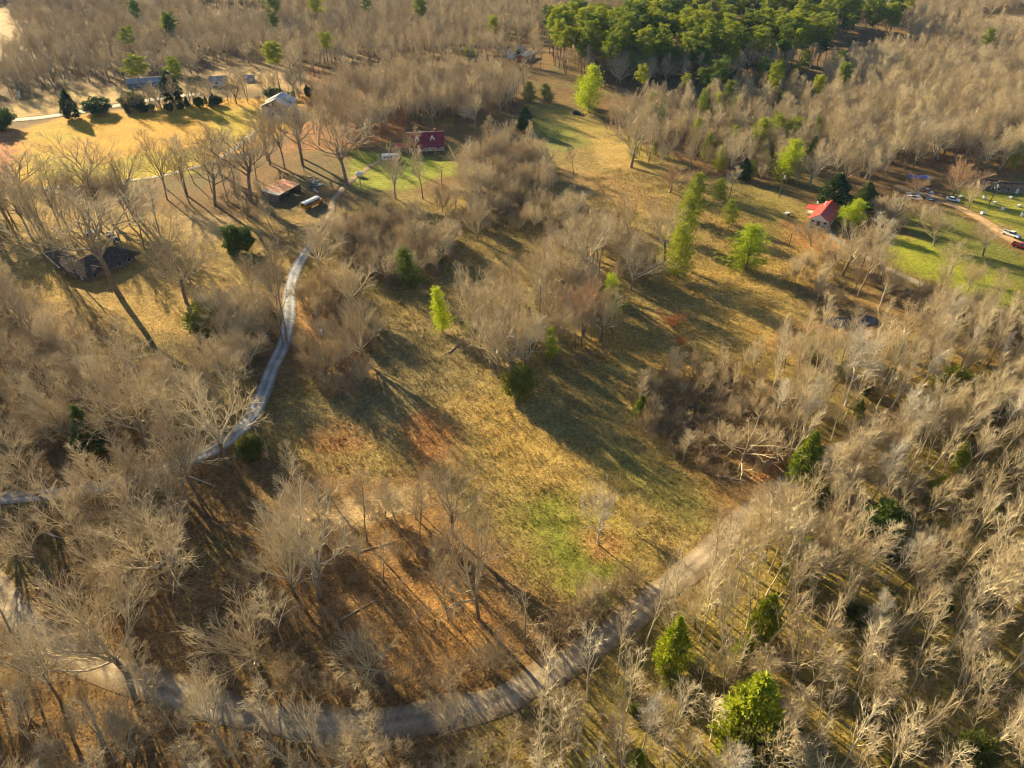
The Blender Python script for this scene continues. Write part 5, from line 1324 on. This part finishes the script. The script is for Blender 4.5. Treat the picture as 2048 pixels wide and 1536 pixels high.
for i in range(nn + 1):
    for j in range(nn + 1):
        u, v = i / nn, j / nn
        tb.v.append((-4 + 8 * u, -2 + 4 * v, 2.5 - 0.9 * abs(v - .45) - 0.25 * math.sin(u * 9) * math.sin(v * 6) * .6))
for i in range(nn):
    for j in range(nn): a = i * (nn + 1) + j; tb.f.append((a, a + nn + 1, a + nn + 2, a + 1))
tb.build("tarp", 'tarp_blue', h)
for xx in (-3.8, 0, 3.8):
    for yy in (-1.8, 1.8): MB().cyl((xx, yy, -.4), (0, 0, 1), .05, 2.45, 6).build("pole", 'rim_metal', h)
h = thing("blue_tarp_stack", "small stack under a blue tarp behind the smaller dark cedar", "stack", spot(1741, 378, 1.0), 0.3)
MB().box(-1.2, 1.2, -.8, .8, -.3, 1.5).build("crate_stack", 'weathered_wood', h); MB().box(-1.3, 1.3, -.9, .9, 1.51, 1.6).build("tarp", 'tarp_blue', h, .03)

# ------------------------------------------------------------------ vehicles
def wheels(par, xs_, half, r, w=0.24):
    for xx in xs_:
        for s in (-1, 1):
            ty = MB().cyl((xx, s * half - (w / 2), r), (0, 1, 0), r, w, 14).build("wheel", 'rubber', par)
            MB().cyl((xx, s * (half + .005) - (0 if s > 0 else 0.02) + (0 if s > 0 else -0.0) , r), (0, s, 0), r * .55, .03, 10).build("rim", 'rim_metal', ty)

def shell(par, prof, w, m, name="body", tuck=0.0, bev=0.06):
    return MB().prism(prof, -w / 2, w / 2).build(name, m, par, bev)

def sedan(name, label, px, py, az, m, cat="car", tall=1.0, group=None):
    q = thing(name, label, cat, spot(px, py, .6), math.radians(az), group)
    shell(q, [(-2.3, .35), (2.3, .35), (2.32, .62), (2.2, .82), (.95, .95 * tall), (-1.6, .98 * tall), (-2.25, .92 * tall), (-2.33, .6)], 1.78, m)
    c = MB().add([(-1.75, -.82, .96 * tall), (1.0, -.82, .94 * tall), (.25, -.66, 1.45 * tall), (-1.2, -.66, 1.45 * tall), (-1.75, .82, .96 * tall), (1.0, .82, .94 * tall), (.25, .66, 1.45 * tall), (-1.2, .66, 1.45 * tall)],
                 [(0, 1, 2, 3), (7, 6, 5, 4), (1, 5, 6, 2), (0, 3, 7, 4), (2, 6, 7, 3), (0, 4, 5, 1)]).build("windows", 'window_glass', q)
    MB().box(-1.18, .22, -.67, .67, 1.452 * tall, 1.50 * tall).build("roof", m, q, .02)
    wheels(q, (-1.4, 1.42), .86, .33)
    for s in (-1, 1):
        MB().box(2.26, 2.34, s * .62 - .2, s * .62 + .2, .6, .74).build("headlight", 'lamp_glass', q); MB().box(-2.36, -2.28, s * .65 - .18, s * .65 + .18, .66, .82).build("tail_light", 'lamp_red', q)
    return q

def pickup(name, label, px, py, az, m):
    q = thing(name, label, "pickup", spot(px, py, .8), math.radians(az))
    shell(q, [(-2.85, .5), (2.75, .5), (2.8, .85), (2.65, 1.05), (1.2, 1.12), (-.4, 1.12), (-.4, 1.1), (-2.85, 1.1)], 1.95, m)
    MB().add([(-.55, -.9, 1.11), (1.35, -.9, 1.11), (.75, -.74, 1.78), (-.45, -.74, 1.78), (-.55, .9, 1.11), (1.35, .9, 1.11), (.75, .74, 1.78), (-.45, .74, 1.78)],
             [(0, 1, 2, 3), (7, 6, 5, 4), (1, 5, 6, 2), (0, 3, 7, 4), (2, 6, 7, 3), (0, 4, 5, 1)]).build("windows", 'window_glass', q)
    MB().box(-.5, .78, -.76, .76, 1.782, 1.86).build("roof", m, q, .02)
    MB().box(-2.7, -.62, -.8, .8, 1.101, 1.106).build("bed_floor", 'rubber', q)
    for s in (-1, 1): MB().box(-2.82, -.6, s * .9 - .06, s * .9 + .06, 1.11, 1.35).build("bed_side", m, q)
    MB().box(-2.84, -2.74, -.83, .83, 1.11, 1.35).build("tailgate", m, q)
    MB().box(2.79, 2.92, -.92, .92, .5, .72).build("bumper", 'rim_metal', q); MB().box(2.76, 2.83, -.5, .5, .74, .98).build("grille", 'black_paint', q)
    for s in (-1, 1): MB().box(2.74, 2.84, s * .72 - .18, s * .72 + .18, .78, .96).build("headlight", 'lamp_glass', q)
    wheels(q, (-1.85, 1.85), .93, .38)
    return q

q = thing("school_bus", "yellow school bus with a white roof parked beside the rusty shed", "bus", spot(623, 398, 2.8), math.radians(60))
shell(q, [(-4.6, .75), (3.1, .75), (3.1, 2.45), (-4.6, 2.45)], 2.4, 'bus_yellow', bev=.08)
shell(q, [(3.11, .75), (4.7, .75), (4.75, 1.35), (4.5, 1.6), (3.11, 1.75)], 1.9, 'bus_yellow', "hood", bev=.08)
MB().add([(x, y, z) for x in (-4.65, 3.2) for y, z in ((-1.22, 2.46), (-1.15, 2.7), (-.75, 2.95), (.75, 2.95), (1.15, 2.7), (1.22, 2.46))], [tuple(range(6)), tuple(range(11, 5, -1))] + [(i + 6, (i + 1) % 6 + 6, (i + 1) % 6, i) for i in range(6)]).build("roof", 'car_white', q)
for i in range(8):
    xx = -4.1 + .9 * i
    for s in (-1, 1): MB().box(xx - .36, xx + .36, min(s * 1.19, s * 1.225), max(s * 1.19, s * 1.225), 1.75, 2.35).build("window", 'window_glass', q)
for z in (1.05, 1.5):
    for s in (-1, 1): MB().box(-4.5, 3.0, min(s * 1.195, s * 1.23), max(s * 1.195, s * 1.23), z, z + .09).build("rub_rail", 'black_paint', q)
MB().box(3.08, 3.13, -1.0, 1.0, 1.78, 2.38).build("windscreen", 'window_glass', q); MB().box(-4.64, -4.58, -.9, .9, 1.7, 2.3).build("rear_window", 'window_glass', q)
MB().box(4.74, 4.9, -1.0, 1.0, .55, .8).build("bumper", 'black_paint', q)
for s in (-1, 1): MB().cyl((4.74, s * .7, 1.2), (1, 0, 0), .13, .06, 10).build("headlight", 'lamp_glass', q); MB().box(-4.66, -4.6, s * .9 - .12, s * .9 + .12, 1.45, 1.65).build("tail_light", 'lamp_red', q)
wheels(q, (-2.7, 3.7), 1.12, .48, .3)

pickup("pickup_truck", "white pickup truck parked beside the dirt drive at right", 2023, 468, -58, 'car_white')
pickup("pickup_truck", "red pickup truck at the right edge below the white one", 2044, 492, -50, 'car_red')
sedan("sedan", "white car parked in the cluttered yard by the orange-brown tree", 1906, 399, -40, 'car_white')
sedan("parked_car", "black car parked nearest to the dark-roofed house", 231, 480, -50, 'black_paint')
sedan("parked_car", "black car parked just uphill of the other black one behind the dark-roofed house", 222, 470, -48, 'car_navy', tall=1.1)
sedan("minivan", "dark blue van parked under trees at the edge of the upper meadow", 1154, 226, -24, 'car_navy', "van", 1.25)
q = thing("utility_trailer", "flat white trailer parked behind the dark-roofed house", "trailer", spot(178, 464, .8), math.radians(10))
MB().box(-1.6, 1.6, -.95, .95, .6, .75).build("deck", 'car_white', q); MB().box(-1.6, 1.6, .9, .97, .751, 1.1).build("side_board", 'car_white', q); MB().box(-1.6, 1.6, -.97, -.9, .751, 1.1).build("side_board", 'car_white', q)
MB().box(1.61, 2.7, -.06, .06, .55, .65).build("drawbar", 'black_paint', q); wheels(q, (-.3,), .98, .3)
q = thing("camper_trailer", "pale camper trailer standing left of the red house with dormers", "camper", spot(781, 313, 1.6), math.radians(9.6))
shell(q, [(-3.6, .5), (3.4, .5), (3.75, 1.2), (3.6, 2.3), (3.1, 2.6), (-3.4, 2.6), (-3.7, 2.2), (-3.75, 1.0)], 2.3, 'car_white', bev=.08)
for xx in (-2.4, .2, 2.4): MB().box(xx - .5, xx + .5, -1.19, -1.14, 1.4, 2.0).build("window", 'window_glass', q)
MB().box(-1.35, -.65, -1.18, -1.14, .6, 2.3).build("door", 'pale_roof', q); MB().box(3.7, 4.9, -.08, .08, .45, .57).build("drawbar", 'black_paint', q); MB().box(-.9, -.1, -.4, .4, 2.62, 2.85).build("roof_vent", 'grey_metal', q)
wheels(q, (-.4, .4), 1.12, .33)
def tank(name, label, px, py, az, L_, r, cat="tank"):
    q = thing(name, label, cat, spot(px, py, r), math.radians(az))
    b = MB(); k = 14; rings = [(-L_ / 2, .35), (-L_ / 2 + .12 * L_, .85), (-L_ / 2 + .25 * L_, 1), (L_ / 2 - .25 * L_, 1), (L_ / 2 - .12 * L_, .85), (L_ / 2, .35)]
    for x, f in rings:
        for i in range(k): a = 2 * math.pi * i / k; b.v.append((x, r * f * math.cos(a), r + .35 + r * f * math.sin(a)))
    n = len(rings); b.f += [tuple(range(k)), tuple(range(n * k - 1, (n - 1) * k - 1, -1))]
    for j in range(n - 1):
        for i in range(k): b.f.append((j * k + i, j * k + (i + 1) % k, (j + 1) * k + (i + 1) % k, (j + 1) * k + i))
    b.build("shell", 'car_white', q); MB().cyl((0, 0, 2 * r + .32), (0, 0, 1), .22, .28, 10).build("valve_dome", 'grey_metal', q)
    for xx in (-L_ * .3, L_ * .3): MB().box(xx - .12, xx + .12, -r * .8, r * .8, -.2, .5).build("leg", 'concrete', q)
tank("propane_tank", "white tank on the lawn beside the gravel drive", 718, 349, 20, 3.2, .75)
tank("propane_tank", "small white tank behind the carport of the small red-roofed house", 1637, 407, 100, 1.8, .5)
q = thing("garden_cart", "small white-topped cart on the grass left of the small red-roofed house", "cart", spot(1574, 427, .6), .6)
MB().box(-1.0, 1.0, -.6, .6, .55, 1.0).build("tray", 'white_paint', q, .03); wheels(q, (0,), .72, .36, .12); MB().box(1.0, 1.9, -.04, .04, .5, .58).build("handle", 'rim_metal', q)

# ------------------------------------------------------------------ poles, posts, logs, barrels, scrap
def utility_pole(label, px, py, ty, az):
    hh = tall_at(px, py, ty); q = thing("utility_pole", label, "utility pole", spot(px, py, 0), math.radians(az))
    MB().cyl((0, 0, -.5), (0, 0, 1), .17, hh + .5, 9, .11).build("pole", 'pole_wood', q)
    MB().box(-1.1, 1.1, .12, .24, hh - .7, hh - .56).build("crossarm", 'pole_wood', q)
    for xx in (-1.0, -.5, .5, 1.0): MB().cyl((xx, .18, hh - .56), (0, 0, 1), .06, .22, 8, .04).build("insulator", 'white_paint', q)
    tr = MB().cyl((.1, -.42, hh - 2.3), (0, 0, 1), .3, 1.0, 12).build("transformer", 'transformer_grey', q)
    MB().cyl((.1, -.42, hh - 1.3), (0, 0, 1), .05, .25, 8).build("bushing", 'white_paint', tr)
utility_pole("utility pole with a pale transformer in the brush beside the driveway", 652, 726, 650, 25)
utility_pole("utility pole with a transformer in front of the red house with dormers", 884, 370, 333, 30)
utility_pole("utility pole at the wood edge left of the small red-roofed house", 1558, 395, 344, 40)
utility_pole("utility pole in the yard with the white barrels", 1978, 410, 362, 20)
def post(name, label, px, py, ty, r, m, cat="post", lean=0.0):
    hh = tall_at(px, py, ty); g = at(px, py)
    o = MB().cyl((0, 0, -.3), (0, 0, 1), r, hh + .3, 8, r * .85).add([], []).cyl((0, 0, hh), (0, 0, 1), r * .85, r * .5, 8, r * .3).build(name, m)
    o.location = g; o.rotation_euler = (0, lean, 0); tag(o, label, cat)
post("wooden_post", "dark wooden post standing alone on the slope below the small red-roofed house", 1578, 492, 467, .16, 'pole_wood')
post("pole_stump", "pale bare pole standing by the pond", 1757, 620, 568, .2, 'log_wood', "pole")
post("marker_post", "thin yellow marker post in the shaded meadow", 780, 670, 652, .1, 'marker_yellow')
post("marker_post", "thin marker post on the path above the shaded meadow", 898, 492, 477, .1, 'marker_yellow')
post("leaning_pole", "white leaning pole in front of the far left woods", 38, 196, 182, .55, 'white_paint', "pole", .35)
post("birch_stump", "white-barked stump below the white tank on the lawn", 722, 376, 358, .3, 'log_wood', "stump")
def log(label, a, b_, r, m='log_wood'):
    A = at(*a, r * .8); B = at(*b_, r * .8); d_ = B - A
    o = MB().cyl((0, 0, 0), tuple(d_), r, d_.length, 8, r * .55).cyl(tuple(d_ * .55), (d_.y * .5 + .2, -d_.x * .5, d_.length * .35), r * .4, d_.length * .22, 6, r * .15).build("fallen_log", m)
    o.location = A; tag(o, label, "log")
log("white fallen log lying below the driveway bend", (366, 948), (430, 972), .2)
log("short pale log among the lower left woods", (96, 1068), (124, 1076), .16)
log("pale fallen trunk at the end of the tan grass strip", (716, 1104), (792, 1082), .11)
log("fallen pale trunk in the orange leaves left of the stout-trunked tree", (680, 1240), (750, 1200), .09)
log("pale limb lying on the ground by the shattered tree", (1430, 950), (1490, 962), .13)
log("pale branch in the brush right of the tall narrow yellow-green pine", (898, 705), (914, 690), .16)
def barrel(px, py, label, s=1.0):
    q = thing("white_barrel", label, "barrel", spot(px, py, 0), random.uniform(0, 3), "white barrels in the yard"); q.rotation_euler[0] = random.choice((0, math.pi / 2 * .98))
    lift = .42 if q.rotation_euler[0] else 0; q.location.z += lift; q.scale = (s, s, s)
    MB().cyl((0, 0, 0), (0, 0, 1), .40, .22, 12, .46).cyl((0, 0, .22), (0, 0, 1), .46, .6, 12, .46).cyl((0, 0, .82), (0, 0, 1), .46, .2, 12, .40).build("shell", 'white_paint', q)
    MB().cyl((0, 0, 1.021), (0, 0, 1), .36, .03, 12).build("lid", 'black_paint', q)
for px, py, lb in [(1985, 407, "left of the yard pole"), (1992, 379, "near the dark open-sided shed"), (2031, 380, "just below the animal shed"), (2005, 420, "beside the bright green clump"), (2034, 413, "right of the yard pole"),
                   (2018, 396, "between the yard pole and the animal shed"), (1962, 428, "beside the dirt drive"), (2044, 432, "at the right edge below the animal shed"), (1968, 398, "uphill of the dirt drive trees")]:
    barrel(px, py, "white barrel " + lb, 1.25)
barrel(881, 500, "white drum half hidden in scrub above the rounded bright pine", 1.5)
def scrap(px, py, label, w, l, m, tilt, group):
    g = at(px, py); o = MB().box(-w / 2, w / 2, -l / 2, l / 2, 0, .05).box(-w / 2, -w / 2 + .08, -l / 2, l / 2, .05, .14).box(w / 2 - .08, w / 2, -l / 2, l / 2, .05, .14).build("scrap_panel", m)
    o.location = (g.x, g.y, g.z + .12 + .5 * abs(math.sin(tilt)) * l); o.rotation_euler = (tilt, random.uniform(-.2, .2), random.uniform(0, 3)); tag(o, label, "scrap panel", group)
for i in range(34):
    m = random.choice(['white_paint', 'white_paint', 'grey_metal', 'tarp_blue', 'transformer_grey', 'rusty_metal'])
    scrap(random.gauss(1845, 26), random.gauss(393, 7), "sheet of scrap lying in the cluttered yard below the blue tarp", random.uniform(.5, 1.3), random.uniform(1, 2.6), m, random.uniform(-.5, .5), "scrap in the cluttered yard")
for i in range(14):
    scrap(random.gauss(633, 7), random.gauss(370, 8), "scrap sheet piled between the rusty shed and the gravel drive", random.uniform(.5, 1.2), random.uniform(1, 2.6), random.choice(['white_paint', 'grey_metal', 'pale_roof', 'black_paint']), random.uniform(-.6, .6), "scrap beside the rusty shed")

# ------------------------------------------------------------------ dry grass and fallen leaves
def grass(name, label, poly, count, hmin, hmax, blades, width, gain, seed):
    r = np.random.default_rng(seed)
    x0 = min(p[0] for p in poly); x1 = max(p[0] for p in poly); y0 = min(p[1] for p in poly); y1 = max(p[1] for p in poly)
    x = r.uniform(x0, x1, count * 3); y = r.uniform(y0, y1, count * 3)
    ok = in_poly(x, y, poly) & (fbm(x / 2.6, y / 2.6, 401, 3) + 0.35 * fbm(x / 11, y / 11, 9, 2) > r.uniform(.35, 1.0, len(x)))
    x, y = x[ok][:count], y[ok][:count]
    ok = road_dist(x, y) > 0.1; x, y = x[ok], y[ok]
    n = len(x); z = height(x, y)
    hgt = r.uniform(hmin, hmax, n) * (0.6 + 0.8 * fbm(x / 4, y / 4, 77, 2))
    az = r.uniform(0, 6.283, (n, blades)); ln = r.uniform(.15, .75, (n, blades)) * hgt[:, None]
    base = np.stack([x, y, z - .02], 1)[:, None, :] + np.stack([np.cos(az) * .09, np.sin(az) * .09, az * 0], -1)
    tip = base + np.stack([np.cos(az) * ln, np.sin(az) * ln, np.broadcast_to(hgt[:, None], az.shape) * r.uniform(.6, 1, az.shape)], -1)
    sd = np.stack([-np.sin(az), np.cos(az), az * 0], -1) * width
    V = np.stack([base - sd, base + sd, tip], 2).reshape(-1, 3)
    me = mesh_np(name, V, tris=np.arange(len(V)).reshape(-1, 3))
    c = np.clip(cover_at(x, y) * gain * r.uniform(.55, 1.5, (n, 1)), 0, .8)
    set_cover(me, np.repeat(c, blades * 3, 0))
    return tag(link(name, me, None, 'tuft_cover'), label, kind="stuff")
grass("dry_grass", "clumpy dry grass all over the open field", wpoly([(560, 480), (760, 400), (1000, 410), (1250, 330), (1600, 420), (1740, 580), (1640, 650), (1520, 760), (1300, 800), (1440, 980), (1430, 1110), (1250, 1240), (1050, 1200), (900, 960), (560, 940), (500, 900), (640, 700)]), 66000, .25, .7, 4, .04, 1.3, 1)
grass("fallen_leaves", "fallen leaves and low weeds under the near trees", wpoly([(-200, 1000), (0, 380), (600, 420), (560, 900), (1000, 1060), (1240, 1230), (1640, 900), (1700, 700), (2200, 640), (2300, 1700), (-200, 1700)]), 70000, .10, .34, 3, .06, 1.3, 2)

# ------------------------------------------------------------------ air
hz = MB().box(-1500, 1500, -300, 1850, -14, 125)
HAZE_ON = True
if HAZE_ON:
    m = bpy.data.materials.new("haze_air"); m.use_nodes = True
    N = m.node_tree.nodes; N.remove(N["Principled BSDF"])
    pv_ = N.new("ShaderNodeVolumePrincipled"); pv_.inputs["Color"].default_value = (0.28, 0.52, 1.0, 1); pv_.inputs["Density"].default_value = 0.00004; pv_.inputs["Anisotropy"].default_value = 0.0
    m.node_tree.links.new(pv_.outputs[0], N["Material Output"].inputs["Volume"])
    ho = hz.build("haze", m); tag(ho, "thin blue winter haze over the valley", kind="stuff")
